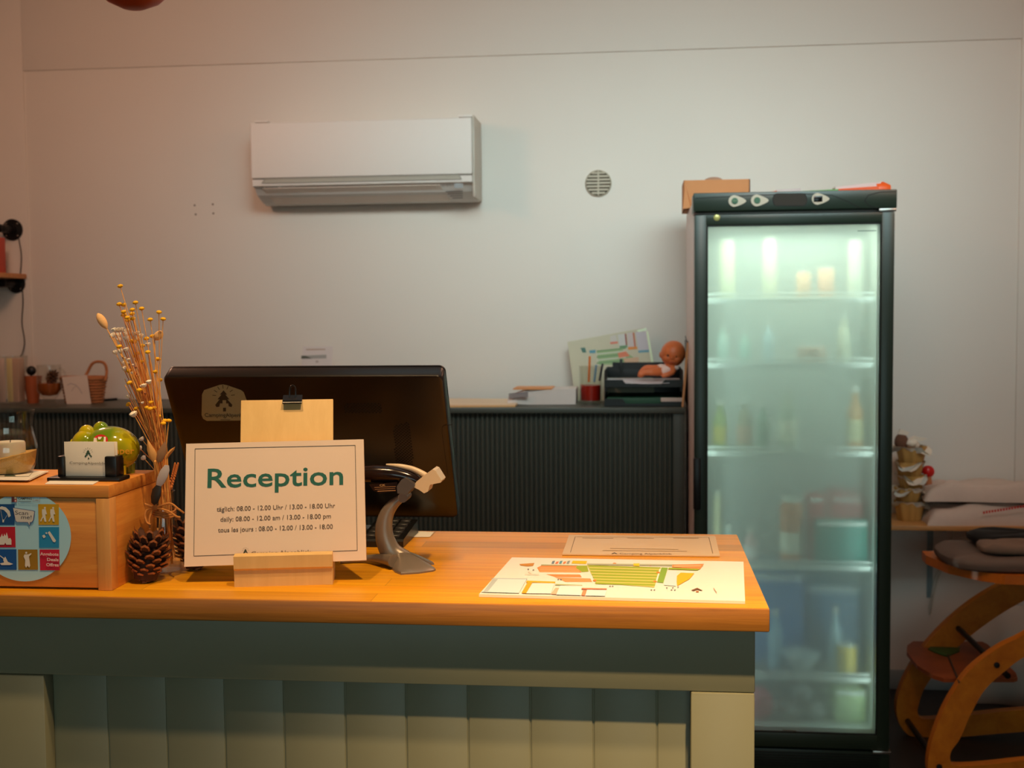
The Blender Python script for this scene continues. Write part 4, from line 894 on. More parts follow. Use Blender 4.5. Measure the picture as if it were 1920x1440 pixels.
# campsite map leaning on the wall
y = 4.385; C4 = [(1076, 752), (1216, 752), (1207, 614), (1063, 640)]
bl = oz(1076, 749, BZ); 
P = [oy(1078, 748, 4.36), oy(1226, 690, 4.36), oy(1207, 614, 4.42), oy(1063, 641, 4.42)]
mpl = Plane(oy(1140, 745, 4.34), (1, 0, 0), (0, .24, 1)); Q = [mpl.px(*c) for c in ((1079, 752), (1228, 752), (1222, 684), (1207, 615), (1064, 641))]
t = thing('wall_map', 'large pale green campsite map sheet leaning on the wall behind the letter trays', 'map', (Q[0].x, Q[0].y, BZ))
MB().prism(Q, -mpl.n*.002, mat('map_paper', (196, 190, 164), .6)).build('sheet', t)
pr = Print(mpl, .0003)
def mq(l, c, k=4.571, X=900, Y=600): pr.poly([(X+x/k, Y+y/k) for x, y in l], c)
mq([(1000, 270), (1200, 240), (1330, 330), (1330, 380), (1020, 385)], (150, 176, 130)); 
for i in range(5): mq([(1000, 262+i*26), (1250, 236+i*26), (1250, 246+i*26), (1000, 272+i*26)], (206, 206, 186) if i % 2 else (110, 150, 104))
mq([(1115, 140), (1165, 128), (1180, 205), (1120, 205)], (200, 194, 186)); mq([(1180, 125), (1245, 118), (1265, 225), (1195, 235)], (200, 200, 196)); mq([(1262, 112), (1320, 106), (1345, 240), (1272, 250)], (200, 188, 186)); mq([(1330, 105), (1420, 100), (1448, 262), (1360, 268)], (196, 190, 196))
mq([(1115, 190), (1180, 184), (1182, 202), (1118, 208)], (216, 130, 110)); mq([(1195, 222), (1262, 216), (1264, 236), (1198, 240)], (110, 150, 110)); mq([(1268, 232), (1345, 228), (1347, 250), (1270, 256)], (220, 140, 70)); mq([(1355, 262), (1448, 256), (1450, 276), (1358, 282)], (110, 160, 176))
mq([(1240, 118), (1252, 118), (1262, 216), (1250, 216)], (150, 60, 60)); mq([(1308, 108), (1322, 108), (1336, 228), (1322, 228)], (190, 110, 80)); mq([(1180, 285), (1250, 268), (1285, 310), (1190, 325)], (220, 130, 100)); mq([(1230, 330), (1360, 318), (1360, 375), (1240, 380)], (206, 170, 140))
mq([(860, 240), (900, 236), (912, 280), (880, 280)], (80, 120, 110)); mq([(935, 262), (990, 255), (990, 285), (940, 285)], (90, 150, 170)); mq([(1425, 98), (1440, 96), (1492, 380), (1470, 384)], (226, 240, 206)); mq([(1340, 90), (1425, 66), (1430, 90), (1360, 104)], (224, 240, 214))
pr.build('print', t)
# square glass with a red candle
gc = oz(1110, 752, BZ); gr = 21*4.2/FPX
t = thing('candle_glass', 'clear glass with red wax beside the black letter trays', 'candle', (gc.x, 4.2, BZ))
zc = lambda py: oy(1110, py, 4.2).z
MB().lathe((gc.x, 4.2, BZ), [(0, 0), (gr, 0), (gr*1.04, zc(686)-BZ), (gr*.96, zc(686)-BZ), (gr*.92, .012), (0, .011)], GLASS, 32).build('glass_cup', t)
MB().lathe((gc.x, 4.2, BZ), [(0, .0125), (gr*.88, .0125), (gr*.9, zc(722)-BZ), (0, zc(722)-BZ)], mat('red_wax', (168, 28, 14), .3), 32).build('red_wax', t)
pens = (((1104, 716), (1106, 668), (230, 130, 70)), ((1114, 716), (1118, 684), (120, 150, 170)), ((1124, 714), (1130, 682), (60, 64, 70)))
for a, c, col in pens:
    A = oy(*a, 4.2); A.z = BZ+.068 if False else max(A.z, zc(722)+.001); Bq = oy(*c, 4.2)
    o = MB().tube([A, Bq], .0042, mat('pen_%02x%02x%02x' % col, col, .4), 8).build('pen', origin=A); tag(o, {230: 'orange pen standing in the glass with red wax', 120: 'blue-grey pen standing in the glass with red wax', 60: 'dark pen standing in the glass with red wax'}[col[0]], 'pen', 'pens in the glass')
# two letter trays
tx0, tx1 = oy(1133, 740, 4.06).x, oy(1281, 740, 4.06).x; ty0, ty1 = 4.06, 4.36
TB = mat('tray_black', (16, 19, 18), .42)
def tray(z0, label):
    t = thing('letter_tray', label, 'letter tray', ((tx0+tx1)/2, (ty0+ty1)/2, z0), group='stacked black letter trays')
    h = .058
    b = MB(); b.box((tx0, ty0, z0), (tx1, ty1, z0+.003), TB, .001); b.box((tx0, ty1-.003, z0), (tx1, ty1, z0+h), TB, .001)
    for x0 in (tx0, tx1-.003): b.box((x0, ty0+.01, z0), (x0+.003, ty1, z0+h), TB, .001)
    xc = (tx0+tx1)/2; hw = .06
    b.prism([(tx0, ty0, z0), (tx1, ty0, z0), (tx1, ty0, z0+.026), (xc+hw+.012, ty0, z0+.026), (xc+hw, ty0, z0+.010), (xc-hw, ty0, z0+.010), (xc-hw-.012, ty0, z0+.026), (tx0, ty0, z0+.026)], (0, .004, 0), TB)
    b.build('basket', t); return t
ta = tray(BZ+.001, 'lower black letter tray on the sideboard beside the fridge'); tb = tray(BZ+.066, 'upper black letter tray carrying the baby doll')
MB().box((tx0, ty0+.02, BZ+.052), (tx0+.01, ty0+.035, BZ+.067), TB).box((tx1-.01, ty0+.02, BZ+.052), (tx1, ty0+.035, BZ+.067), TB).box((tx0, ty1-.03, BZ+.052), (tx0+.01, ty1-.015, BZ+.067), TB).box((tx1-.01, ty1-.03, BZ+.052), (tx1, ty1-.015, BZ+.067), TB).build('spacer', ta)
MB().box((oy(1150, 700, ty1).x, ty1-.12, BZ+.12), (tx1-.03, ty1-.117, BZ+.145), TB).build('rear_flap', tb)
MB().box((oy(1162, 690, 4.2).x, 4.2, BZ+.105), (oy(1167, 690, 4.2).x, 4.206, oy(1164, 673, 4.2).z), TB, .001).build('clip', tb)
pp = oy(1240, 748, ty0)
MB().box((oy(1239, 748, ty0).x, ty0-.002, oy(1250, 753, ty0).z), (tx1-.002, ty0, oy(1250, 745.5, ty0).z), mat('tab_label', (206, 186, 176), .6)).build('label_tab', ta)
o = MB().box((tx0+.008, ty0+.006, BZ+.0045), (tx1-.008, ty1-.01, BZ+.030), mat('dark_green_folder', (30, 74, 52), .6), .002).build('folder', origin=(tx0, ty0, BZ+.0045)); tag(o, 'dark green folders lying in the lower letter tray', 'folder')
pz = BZ+.0775
b = MB(); n = 10; b.box((tx0+.006, ty0+.006, BZ+.0692), (tx1-.006, ty1-.02, pz-.0002), mat('tray_paper', (206, 200, 206), .6))
pts = [(tx0+.006+(tx1-tx0-.012)*i/n, .0+.010*abs((i-n*.55)/n)) for i in range(n+1)]
b.prism([(x, ty0-.004 if 2 < i < 9 else ty0+.006, pz+h) for i, (x, h) in enumerate(pts)] + [(x, ty1-.02, pz+.004) for x, h in reversed(pts)], (0, 0, .0015), mat('tray_paper', (206, 200, 206), .6)); tag(b.build('paper_sheets', origin=(tx0, ty0, pz)), 'white sheets curling in the upper letter tray under the doll', 'paper')

# baby doll, reclining with its legs to the left
DOLL = mat('doll_skin', (214, 112, 58), .42, var=.03, Subsurface_Weight=.05)
DC = mat('doll_clothes', (240, 216, 206), .8)
dy = 4.17
def dp(px, py, d=0.0): return oy(px, py, dy+d)
hcen = dp(1262, 663)
t = thing('baby_doll', 'bald baby doll reclining in the upper black letter tray', 'doll', dp(1240, 712))
J = [(1248, 697, 0, .021), (1256, 688, 0, .022), (1261, 680, 0, .016), (1262, 672, 0, .012),            # trunk, neck
     (1236, 698, -.010, .016), (1222, 698, -.022, .013), (1207, 699, -.020, .0105), (1198, 706, -.022, .010),   # near leg
     (1230, 692, .014, .015), (1210, 690, .018, .013), (1202, 698, .014, .0105), (1199, 708, .010, .009),    # far leg
     (1262, 688, -.022, .011), (1262, 698, -.034, .010), (1250, 703, -.042, .009), (1240, 705, -.044, .0085),     # near arm
     (1262, 684, .022, .011), (1266, 698, .03, .009)]
E_ = [(0, 1), (1, 2), (2, 3), (0, 4), (4, 5), (5, 6), (6, 7), (0, 8), (8, 9), (9, 10), (10, 11), (1, 12), (12, 13), (13, 14), (14, 15), (1, 16), (16, 17)]
me = bpy.data.meshes.new('body'); inv = _W[t.name].inverted()
me.from_pydata([inv @ dp(x, y_, d) for x, y_, d, r in J], E_, []); ob = bpy.data.objects.new('body', me); COL.objects.link(ob); ob.parent = t
sk = ob.modifiers.new('skin', 'SKIN'); me.skin_vertices[0].data[0].use_root = True
for i, j in enumerate(J): me.skin_vertices[0].data[i].radius = (j[3], j[3])
sk.use_smooth_shade = True; ss = ob.modifiers.new('sub', 'SUBSURF'); ss.levels = 2; ss.render_levels = 2
me.materials.append(DOLL); _W[ob.name] = _W[t.name]
hM = Matrix.Rotation(R(14), 4, 'Y')
b = MB(); b.ball(hcen, (.043, .043, .046), DOLL, 28, 18, M=hM); b.ball(hcen+V((-.018, -.024, -.016)), (.018, .016, .014), DOLL, 16, 12); b.ball(hcen+V((.010, -.026, -.019)), (.018, .014, .014), DOLL, 16, 12)
b.ball(hcen+V((-.006, -.041, -.014)), (.005, .005, .0045), DOLL, 12, 8); b.ball(hcen+V((-.005, -.034, -.027)), (.010, .008, .006), DOLL, 12, 8)
for sx_ in (-.042, .042): b.ball(hcen+V((sx_, .004, -.004)), (.006, .008, .011), DOLL, 12, 8)
b.build('head', t)
for dx, dz in ((-.019, -.0055), (.009, -.0085)):
    MB().ball(hcen+V((dx, -.0385, dz)), (.0036, .003, .0044), mat('doll_eye', (30, 20, 18), .15), 12, 8).build('eye', t)
MB().tube(smooth_path([hcen+V((-.012, -.040, -.027)), hcen+V((-.006, -.0425, -.0285)), hcen+V((.002, -.041, -.0285))], 4), .0011, mat('doll_mouth', (150, 50, 40), .5), 6).build('mouth', t)
b = MB(); b.ball(dp(1250, 694), (.030, .026, .022), DC, 20, 14, M=Matrix.Rotation(R(-35), 4, 'Y')); b.ball(dp(1264, 690, -.018), (.018, .014, .009), DC, 16, 10); b.ball(dp(1240, 690, .006), (.020, .018, .014), DC, 16, 10); b.build('romper', t)

# long wooden stick with a wire hook, dark board
st0 = oz(1280, 763, BZ); s0 = oy(1280, 761, 4.03); s0.z = BZ+.001; s1 = oy(1290, 642, 4.05)
t = thing('wooden_rod', 'thin pale wooden rod with a wire fork leaning by the fridge', 'rod', s0)
MB().tube([s0, s1], .0042, mat('rod_wood', (206, 152, 104), .6), 8).build('shaft', t)
b = MB(); 
for dx in (-5, 4.5): b.tube(smooth_path([s1, oy(1290+dx*.6, 637, 4.05), oy(1290+dx, 630, 4.05)], 4), .0013, BLACK, 6)
b.build('wire_fork', t)
px0 = oy(1288, 700, 4.1).x
o = MB().box((px0+.002, 4.08, BZ+.0005), (px0+.010, 4.36, oy(1293, 640, 4.1).z), mat('dark_board', (58, 46, 42), .4), .001).build('clipboard', origin=(px0, 4.2, BZ)); tag(o, 'dark flat board standing on edge between letter trays and fridge', 'board')

# left end of the cabinet: basket, card, glasses
bk = oz(158, 754, BZ); bky = 4.26
def bp(px, py, d=0.0): return oy(px, py, bky+d)
WK = mat('wicker', (178, 112, 66), .75, var=.3, scale=120)
t = thing('wicker_basket', 'small brown wicker basket with a loop handle on the sideboard', 'basket', (bp(158, 740).x, bky, BZ))
bx0, bx1 = bp(118, 740).x, bp(198, 740).x; hz = bp(160, 708).z-BZ; xm = (bx0+bx1)/2; hw = (bx1-bx0)/2
b = MB()
for k in range(9):
    f = k/8; z = BZ+.004+f*(hz-.006); g = .82+.18*f
    pts = [(xm+hw*g*math.cos(a)*(1+.02*math.cos(14*a+k*PI)), bky+.05*g*math.sin(a)*(1+.02*math.cos(14*a+k*PI)), z) for a in [2*PI*i/56 for i in range(57)]]
    b.tube(pts, .0055 if k < 8 else .008, WK, 6, caps=False)
b.lathe((xm, bky, BZ), [(0, .001), (hw*.8, .001), (hw*.8, .004), (0, .004)], WK, 32, sy=.05/hw); b.build('body', t)
hx0, hx1 = bp(163, 700).x, bp(202, 700).x
pts = smooth_path([(hx0, bky-.02, BZ+hz), bp(165, 697), bp(174, 681), bp(186, 677), bp(197, 681), bp(201, 695), (hx1, bky-.02, BZ+hz-.01)], 5)
for off in (-.004, .004): MB().tube([V(p_)+V((0, off, off*.5)) for p_ in pts], .0055, WK, 8).build('handle', t) if off < 0 else None
cpl = Plane(bp(140, 745, -.075), (1, 0, 0), (0, .1, 1)); Pq = [cpl.px(*c) for c in ((122, 741), (168, 738), (163, 703), (116, 707))]

for k_ in (0, 1): d_ = (Pq[3-k_]-Pq[k_]); Pq[k_] = Pq[k_]-d_*((Pq[k_].z-BZ-.0005)/d_.z)
t = thing('white_card', 'white card with faint grey drawing leaning on the wicker basket', 'card', (Pq[0].x, Pq[0].y, BZ))
MB().prism(Pq, -cpl.n*.0015, mat('card_white', (222, 208, 196), .6)).build('sheet', t)
pr = Print(cpl, .0003); pr.line([(126, 722), (133, 719), (142, 722), (148, 728), (154, 738)], 1.4, (180, 168, 168)); pr.line([(134, 734), (138, 727), (144, 724)], 1.2, (190, 176, 172)); pr.build('drawing', t)
a = oz(182, 751, BZ+.004); c = oz(219, 748, BZ+.004)
tag(MB().tube([a, c], [.005, .0045], BLACK, 10).build('marker_pen', origin=a), 'black marker pen lying beside the wicker basket', 'pen')
# mug with amber liquid and a cone
gy = 4.2; gx_ = oy(93, 740, gy); r = 24*gy/FPX; z_ = lambda py: oy(93, py, gy).z-BZ
t = thing('glass_mug', 'glass mug with amber candle wax and a small cone in it', 'mug', (gx_.x, gy, BZ))
MB().lathe((gx_.x, gy, BZ), [(0, 0), (r*.55, 0), (r*.6, .004), (r*.4, .012), (r*.7, .03), (r, .05), (r*.96, z_(684)), (r*.9, z_(684)), (r*.93, .052), (r*.6, .032), (0, .028)], GLASS, 40).build('glass_body', t)
MB().lathe((gx_.x, gy, BZ), [(0, .030), (r*.58, .0335), (r*.90, .054), (r*.9, z_(718)), (0, z_(718))], mat('amber_wax', (190, 96, 20), .25, Transmission_Weight=.3), 32).build('amber_wax', t)
MB().tube(smooth_path([(gx_.x+r*.95, gy, BZ+z_(690)), (gx_.x+r*1.35, gy, BZ+z_(700)), (gx_.x+r*1.3, gy, BZ+z_(720)), (gx_.x+r*.9, gy, BZ+z_(728))], 5), .005, GLASS, 10).build('handle', t)
CONE = mat('cone_brown', (164, 96, 52), .7, var=.25, scale=150); CONED = mat('cone_dark', (70, 38, 22), .8, var=.2)
def cone(c, L, rad, axis, name, label, rows=11, per=9, group=None, M=None):
    """fir/pine cone: overlapping woody scales spiralling round a core; c is the centre, axis the direction of the tip"""
    q = V(axis).to_track_quat('Z', 'Y').to_matrix().to_4x4(); T = Matrix.Translation(V(c)) @ q
    t = thing(name, label, 'pine cone', c, q, group)
    b = MB(T); b.lathe((0, 0, 0), [(0, -L*.46), (rad*.5, -L*.4), (rad*.62, -L*.1), (rad*.4, L*.3), (0, L*.46)], CONED, 16); b.build('core', t)
    b = MB(T); N_ = rows*per
    for k in range(N_):
        f = k/(N_-1); z = -L*.44+f*L*.86; env = rad*(math.sin(PI*(.20+.78*(1-f))))**.7; a = k*2.39996+random.uniform(-.08, .08)
        ln = env*random.uniform(.92, 1.06); wd = 2*PI*rad/per*.34*(.45+.55*env/rad); tilt = .95-1.15*(1-f); ca, sa_ = math.cos(a), math.sin(a); th = L*.030
        def S_(u, v, w):
            rr = ln*(.25+.75*u); zz = z+tilt*rad*.55*u*u+w; return (ca*rr-sa_*v, sa_*rr+ca*v, zz)
        top = [S_(0, -wd*.3, 0), S_(0, wd*.3, 0), S_(.72, wd*.95, .3*th), S_(.95, wd*.8, .9*th), S_(1.05, 0, 1.5*th), S_(.95, -wd*.8, .9*th), S_(.72, -wd*.95, .3*th)]
        bot = [S_(0, 0, -th*.6), S_(.75, wd*.7, -th*.7), S_(.98, wd*.5, -th*.2), S_(1.03, 0, 0), S_(.98, -wd*.5, -th*.2), S_(.75, -wd*.7, -th*.7)]
        b.add(top+bot, [(0, 1, 2, 3, 4, 5, 6), (0, 7, 8, 2, 1), (0, 6, 12, 7), (7, 12, 11, 10, 9, 8)], CONED, False)
        n0 = top[2:7]; m0 = bot[1:]
        b.add(n0+m0, [(0, 5, 6, 1), (1, 6, 7, 2), (2, 7, 8, 3), (3, 8, 9, 4)], CONE, False)
    b.build('scales', t); return t
cone((gx_.x+.012, gy-.006, BZ+z_(713)), .062, .022, (.4, -.1, 1), 'small_cone', 'small dark cone standing in the amber wax of the glass mug', 8, 8)
# terracotta tumbler & tall ribbed glass at the left edge
TC = mat('terracotta', (186, 96, 52), .5, var=.1)
c = oy(62, 745, 4.24)
o = MB().lathe((c.x, 4.24, BZ), [(0, 0), (.020, 0), (.034, oy(62, 705, 4.24).z-BZ), (.030, oy(62, 705, 4.24).z-BZ), (.017, .005), (0, .005)], TC, 28, rib=(14, .02)).build('clay_cup', origin=(c.x, 4.24, BZ)); tag(o, 'orange-brown tapered cup between the ribbed glass and the mug', 'cup')
c2 = oy(58, 697, 4.24)
o = MB().ball((c.x-.004, 4.24, oy(58, 697, 4.24).z+.004), (.019, .015, .018), BLACK, 14, 10).tube([(c.x-.004, 4.24, BZ+.006), (c.x-.004, 4.24, c2.z)], .003, BLACK, 8).build('black_knob_stick', origin=(c.x, 4.24, BZ+.006)); tag(o, 'black round-headed stirrer standing in the orange-brown cup', 'stirrer')
gy = 4.18; c = oy(20, 740, gy); r = 33*gy/FPX; zt_ = oy(20, 667, gy).z-BZ
t = thing('ribbed_glass', 'tall ribbed glass jar at the far left of the sideboard', 'jar', (c.x, gy, BZ))
MB().lathe((c.x, gy, BZ), [(0, 0), (r*.72, 0), (r*.76, .006), (r*.86, zt_*.66), (r*.95, zt_*.72), (r, zt_), (r*.93, zt_), (r*.88, zt_*.73), (r*.80, zt_*.66), (r*.70, .008), (0, .008)], GLASS, 72, rib=(18, .03)).build('glass_body', t)
for k, (dx, col, h) in enumerate((((-.02), (222, 200, 190), .030), ((.012), (230, 214, 160), .034), (.034, (214, 180, 160), .022))):
    o = MB().box((c.x+dx-.014, gy-.02, BZ+.0095), (c.x+dx+.010, gy-.016+.02*k, BZ+zt_*.95), mat('sachet_%d' % k, col, .6), .002).build('sachet', origin=(c.x+dx, gy, BZ+.0095)); tag(o, ['whitish paper sachet standing in the tall ribbed glass', 'cream paper sachet standing in the tall ribbed glass', 'reddish paper sachet standing in the tall ribbed glass'][k], 'sachet', 'sachets in the ribbed glass')

# ================================================================ PIPE SHELF at the left
PB = mat('black_iron', (26, 24, 24), .4, .5)
wy = WY-e
f1 = oy(24, 431, wy); f2 = oy(31, 532, wy)
t = thing('pipe_shelf', 'wooden wall shelf on black iron pipes at the left edge', 'shelf', (f1.x, wy, f2.z))
for k, (f, rr) in enumerate(((f1, 21), (f2, 18.5))):
    r = rr*wy/FPX
    fo = MB().lathe(f, [(0, .0), (r, 0), (r, .006), (r*.5, .010), (r*.48, .028), (0, .028)], PB, 32, M=Matrix.Rotation(R(90), 4, 'X')).build('flange', t)
    for a in (45, 135, 225, 315): MB().ball(f+V((math.cos(R(a))*r*.78, -.007, math.sin(R(a))*r*.78)), (.004, .003, .004), CHROME, 8, 6).build('screw', fo)
    MB().tube(smooth_path([f+V((0, -.02, 0)), f+V((0, -.06, 0)), f+V((-.01, -.085, 0)), f+V((-.04, -.095, 0)), f+V((-.5, -.095, 0))], 5), .0155, PB, 14).build('pipe', t)
bz0 = oy(40, 523, wy).z; bz1 = oy(40, 514, wy).z; xe = oy(51, 520, wy).x
MB().box((xe-.9, WY-.012-.22, bz0), (xe, WY-.012, bz1), wood('shelf_pine', (186, 120, 66), (200, 138, 82), (1.5, 20, 20)), .002).build('shelf_board', t)
o = MB().box((oy(-30, 480, 4.3).x, 4.28, bz1+.001), (oy(3, 480, 4.3).x, 4.33, oy(0, 445, 4.3).z), mat('red_cover', (190, 70, 50), .5), .002).build('red_book', origin=(oy(0, 480, 4.3).x, 4.3, bz1)); tag(o, 'reddish book standing on the pipe shelf at the left edge', 'book')
pts = smooth_path([oy(35, 447, wy-.008), oy(40, 480, wy-.008), oy(38, 515, wy-.006)], 5)+smooth_path([oy(42, 545, wy-.008), oy(43, 570, wy-.008), oy(41, 605, wy-.008), oy(46, 640, wy-.008), oy(42, 662, wy-.02), oy(38, 668, wy-.03)], 5)
tag(MB().tube(pts, .0022, PB, 6).build('cable', origin=pts[0]), 'thin black cable hanging down from the pipe shelf', 'cable')

# pendant lamp
lc = oy(250, 15, 2.4); lr = 62*2.4/FPX
SHD = mat('copper_shade', (206, 84, 30), .5, 0, var=.05)
t = thing('pendant_lamp', 'dark orange pendant lamp whose underside shows at the top left edge', 'pendant lamp', (lc.x, 2.4, lc.z))
MB().lathe(lc, [(0, 0), (lr*.35, 0), (lr*.8, .014), (lr*1.25, .042), (lr*1.45, .09), (lr*1.3, .14), (lr*.8, .19), (lr*.3, .22), (lr*.25, .25), (0, .25)], SHD, 48).build('shade', t)
MB().tube([lc+V((0, 0, .245)), (lc.x, 2.4, 2.75)], .003, BLACK, 8).build('cable', t)
MB().lathe((lc.x, 2.4, 2.72), [(0, 0), (.04, 0), (.045, .03), (0, .03)], SHD, 24).build('ceiling_cup', t)

# ================================================================ RIGHT: wall shelf with its things, high chair
SZ = .655; SF = 4.19
t = thing('wall_shelf', 'pale wooden wall shelf right of the fridge', 'shelf', (1.3, WY, SZ))
MB().box((.76, SF, SZ-.017), (2.3, WY-.001, SZ), wood('shelf_ash', (196, 140, 80), (214, 160, 98), (1.5, 20, 20)), .0015).build('board', t)
sxx = oy(1783, 1000, WY-.01).x
b = MB(); bw_ = oy(1742, 1020, WY-.003).x
b.box((bw_-.006, WY-.005, oy(1740, 1120, WY).z), (bw_+.014, WY-.001, SZ-.017), mat('bracket_grey', (130, 150, 156), .5), .001)
b.prism([(bw_+.002, WY-.005, SZ-.06), (bw_+.002, WY-.005, SZ-.018), (bw_+.002, SF+.04, SZ-.018), (bw_+.002, SF+.04, SZ-.028)], (.004, 0, 0), mat('bracket_grey', (130, 150, 156), .5)); b.build('bracket', t)
pts = smooth_path([oy(1786, 992, WY-.10), oy(1785, 1010, WY-.08), oy(1776, 1035, WY-.05), oy(1768, 1060, WY-.015), oy(1757, 1090, WY-.008), oy(1750, 1120, WY-.008), oy(1745, 1150, WY-.006)], 5)
pts[0].z = SZ-.018
CB_ = mat('cable_white', (206, 200, 186), .5)
tag(MB().tube(pts, .0035, CB_, 8).build('white_cable', origin=pts[0]), 'whitish cable running down the wall under the right shelf', 'cable')
pts = smooth_path([oy(1766, 1060, WY-.006), oy(1752, 1085, WY-.006), oy(1746, 1120, WY-.006), oy(1741, 1142, WY-.006)], 5)
tag(MB().tube(pts, .0022, CB_, 8).build('thin_cable', origin=pts[0]), 'thin whitish cable beside the thicker one under the right shelf', 'cable')
# stack of fluted paper-lined moulds
MO = mat('mould_tan', (206, 158, 88), .55, var=.08, scale=20); LI = mat('liner_paper', (236, 222, 204), .7); LB = mat('liner_blue', (206, 206, 198), .7)
sy_ = 4.31
def sx_(px, py=900): return oy(px, py, sy_)
cups = [(1706, 980, 940, 27), (1703, 945, 915, 25), (1708, 922, 893, 24), (1705, 900, 868, 25), (1708, 878, 845, 27)]
zb = SZ; 
labels = ['lowest fluted tan mould of the stack by the fridge', 'second mould from the bottom of the stack by the fridge', 'middle mould of the stack by the fridge', 'second mould from the top of the stack by the fridge', 'topmost mould of the stack, lined with crumpled paper']
hs = [.070, .050, .046, .050, .056]
for k, (px, y0_, y1_, r) in enumerate(cups):
    cx_ = sx_(px).x; r = r*sy_/FPX; h = hs[k]
    t = thing('baking_mould', labels[k], 'baking mould', (cx_, sy_, zb), group='stack of fluted moulds')
    MB().lathe((cx_, sy_, zb), [(0, 0), (r*.72, 0), (r*.78, .004), (r, h), (r*.95, h), (r*.72, .006), (0, .006)], MO, 64, rib=(8, .05)).build('shell', t)
    b = MB(); rnd = random.Random(k+3); n = 26
    for lay in range(2):
        vs = []; ph = rnd.uniform(0, 6)
        for i in range(n):
            a = 2*PI*i/n; zz = h-.006+.006*math.sin(3*a+ph)+rnd.uniform(-.002, .002); rr = r*(.93)
            vs.append((cx_+math.cos(a)*rr, sy_+math.sin(a)*rr, zb+zz-.006))
        for i in range(n):
            a = 2*PI*i/n; out = 1.08+.26*max(0, math.sin(2*a+ph))+rnd.uniform(-.05, .1); drop_ = (.030*max(0, math.sin(2*a+ph+.4)) if math.sin(a) < .3 else 0)+rnd.uniform(0, .004)
            vs.append((cx_+math.cos(a)*r*out, sy_+math.sin(a)*r*out, zb+h+.003-drop_))
        b.add(vs, [(i, (i+1) % n, n+(i+1) % n, n+i) for i in range(n)], LI if (k+lay) % 2 else LB, True)
    b.build('paper_liner', t)
    zb += h-.002 if k < 4 else h
# toy/animal-like crumpled brown thing on top
BRF = mat('brown_felt', (112, 74, 54), .9, var=.15)
c = oy(1690, 838, sy_)
t = thing('felt_figure', 'small brown and white felt figure on top of the mould stack', 'figure', (c.x, sy_, zb-.012))
b = MB(); b.ball((c.x, sy_, zb+.016), (.024, .022, .030), BRF, 18, 12); b.build('brown_body', t)
b = MB(); b.ball((c.x+.034, sy_-.01, zb+.012), (.022, .018, .015), LI, 14, 10); b.ball((c.x+.048, sy_-.006, zb+.006), (.015, .014, .014), LI, 14, 10)
b.prism([(c.x+.016, sy_-.012, zb+.022), (c.x+.045, sy_-.012, zb+.036), (c.x+.088, sy_-.014, zb+.028), (c.x+.064, sy_-.014, zb+.020)], (0, .02, 0), LI)
b.prism([(c.x-.014, sy_-.01, zb+.044), (c.x-.006, sy_-.01, zb+.062), (c.x+.014, sy_-.01, zb+.056), (c.x+.026, sy_-.01, zb+.050), (c.x+.016, sy_-.01, zb+.040)], (0, .012, 0), LI); b.build('white_parts', t)
c = oy(1740, 884, 4.36); RD = mat('red_gloss', (206, 16, 16), .25)
t = thing('red_ornament', 'shiny red ball ornament on a wooden peg behind the cloth pile', 'ornament', (c.x, 4.36, SZ))
MB().ball((c.x, 4.36, c.z), (.023, .02, .022), RD, 24, 16).build('red_ball', t)
MB().lathe((c.x+.002, 4.36, SZ), [(0, 0), (.020, 0), (.022, .04), (.016, .08), (.010, c.z-SZ-.015), (0, c.z-SZ-.015)], mat('peg_wood', (186, 110, 66), .6), 20).build('peg', t)
# folded cotton bags: two rumpled layers
CLM = mat('cotton', (214, 194, 180), .9, var=.05, scale=60)
def rumple(name, label, x0, x1, y0, y1, z0, prof, seed, m=CLM):
    """a soft folded cloth: closed grid, top height from prof(u), rounded rim, gentle creases"""
    rnd = random.Random(seed); nx, ny = 40, 18; vs = []; fs = []
    ph = [rnd.uniform(0, 6) for _ in range(6)]
    def top(u, v):
        edge = min(1, (min(u, 1-u)/.06))**.5*min(1, (min(v, 1-v)/.14))**.5
        return z0+.003+edge*(prof(u)*(1-.25*v)+.006*math.sin(9*u+3*v+ph[0])+.004*math.sin(17*u-7*v+ph[1])+.003*math.sin(31*u+11*v+ph[2]))
    def xy(u, v): return x0+(x1-x0)*u+.004*math.sin(8*v+ph[3]), y0+(y1-y0)*v+.008*math.sin(7*u+ph[4])
    for s_ in (0, 1):
        for i in range(nx+1):
            for j in range(ny+1):
                u, v = i/nx, j/ny; x, y = xy(u, v); vs.append((x, y, top(u, v) if s_ else z0))
    W_ = ny+1; T = (nx+1)*W_
    for i in range(nx):
        for j in range(ny):
            a = i*W_+j; fs.append((a, a+1, a+W_+1, a+W_)); fs.append((T+a, T+a+W_, T+a+W_+1, T+a+1))
    for i in range(nx):
        for j in (0, ny): a = i*W_+j; fs.append((a, a+W_, T+a+W_, T+a))
    for j in range(ny):
        for i in (0, nx): a = i*W_+j; fs.append((a, a+1, T+a+1, T+a))
    return tag(MB().add(vs, fs, m, True).build(name, origin=(x0, y0, z0)), label, 'bag', 'cotton bags on the wall shelf')
xc0 = oy(1737, 965, 4.22).x; xc1 = 1.62
def P1(u): return .060+.010*math.sin(3*u)
def P2(u): return .055*min(1, u*6+.45)*(1-.0*u)
low = rumple('cotton_bag', 'lower folded cotton bag with a red stitched line on the wall shelf', xc0, xc1, 4.20, WY-.02, SZ, P1, 5)
rumple('cotton_bag', 'upper folded cotton bag of the pile on the wall shelf', xc0-.002, xc1-.05, 4.215, WY-.03, SZ+.080, lambda u: .070*min(1, .5+u*3.2)*(1-.25*u), 8)
pr = Print(Plane((xc0, 4.190, SZ), (1, 0, 0), (0, 0, 1)), .0002, .0)
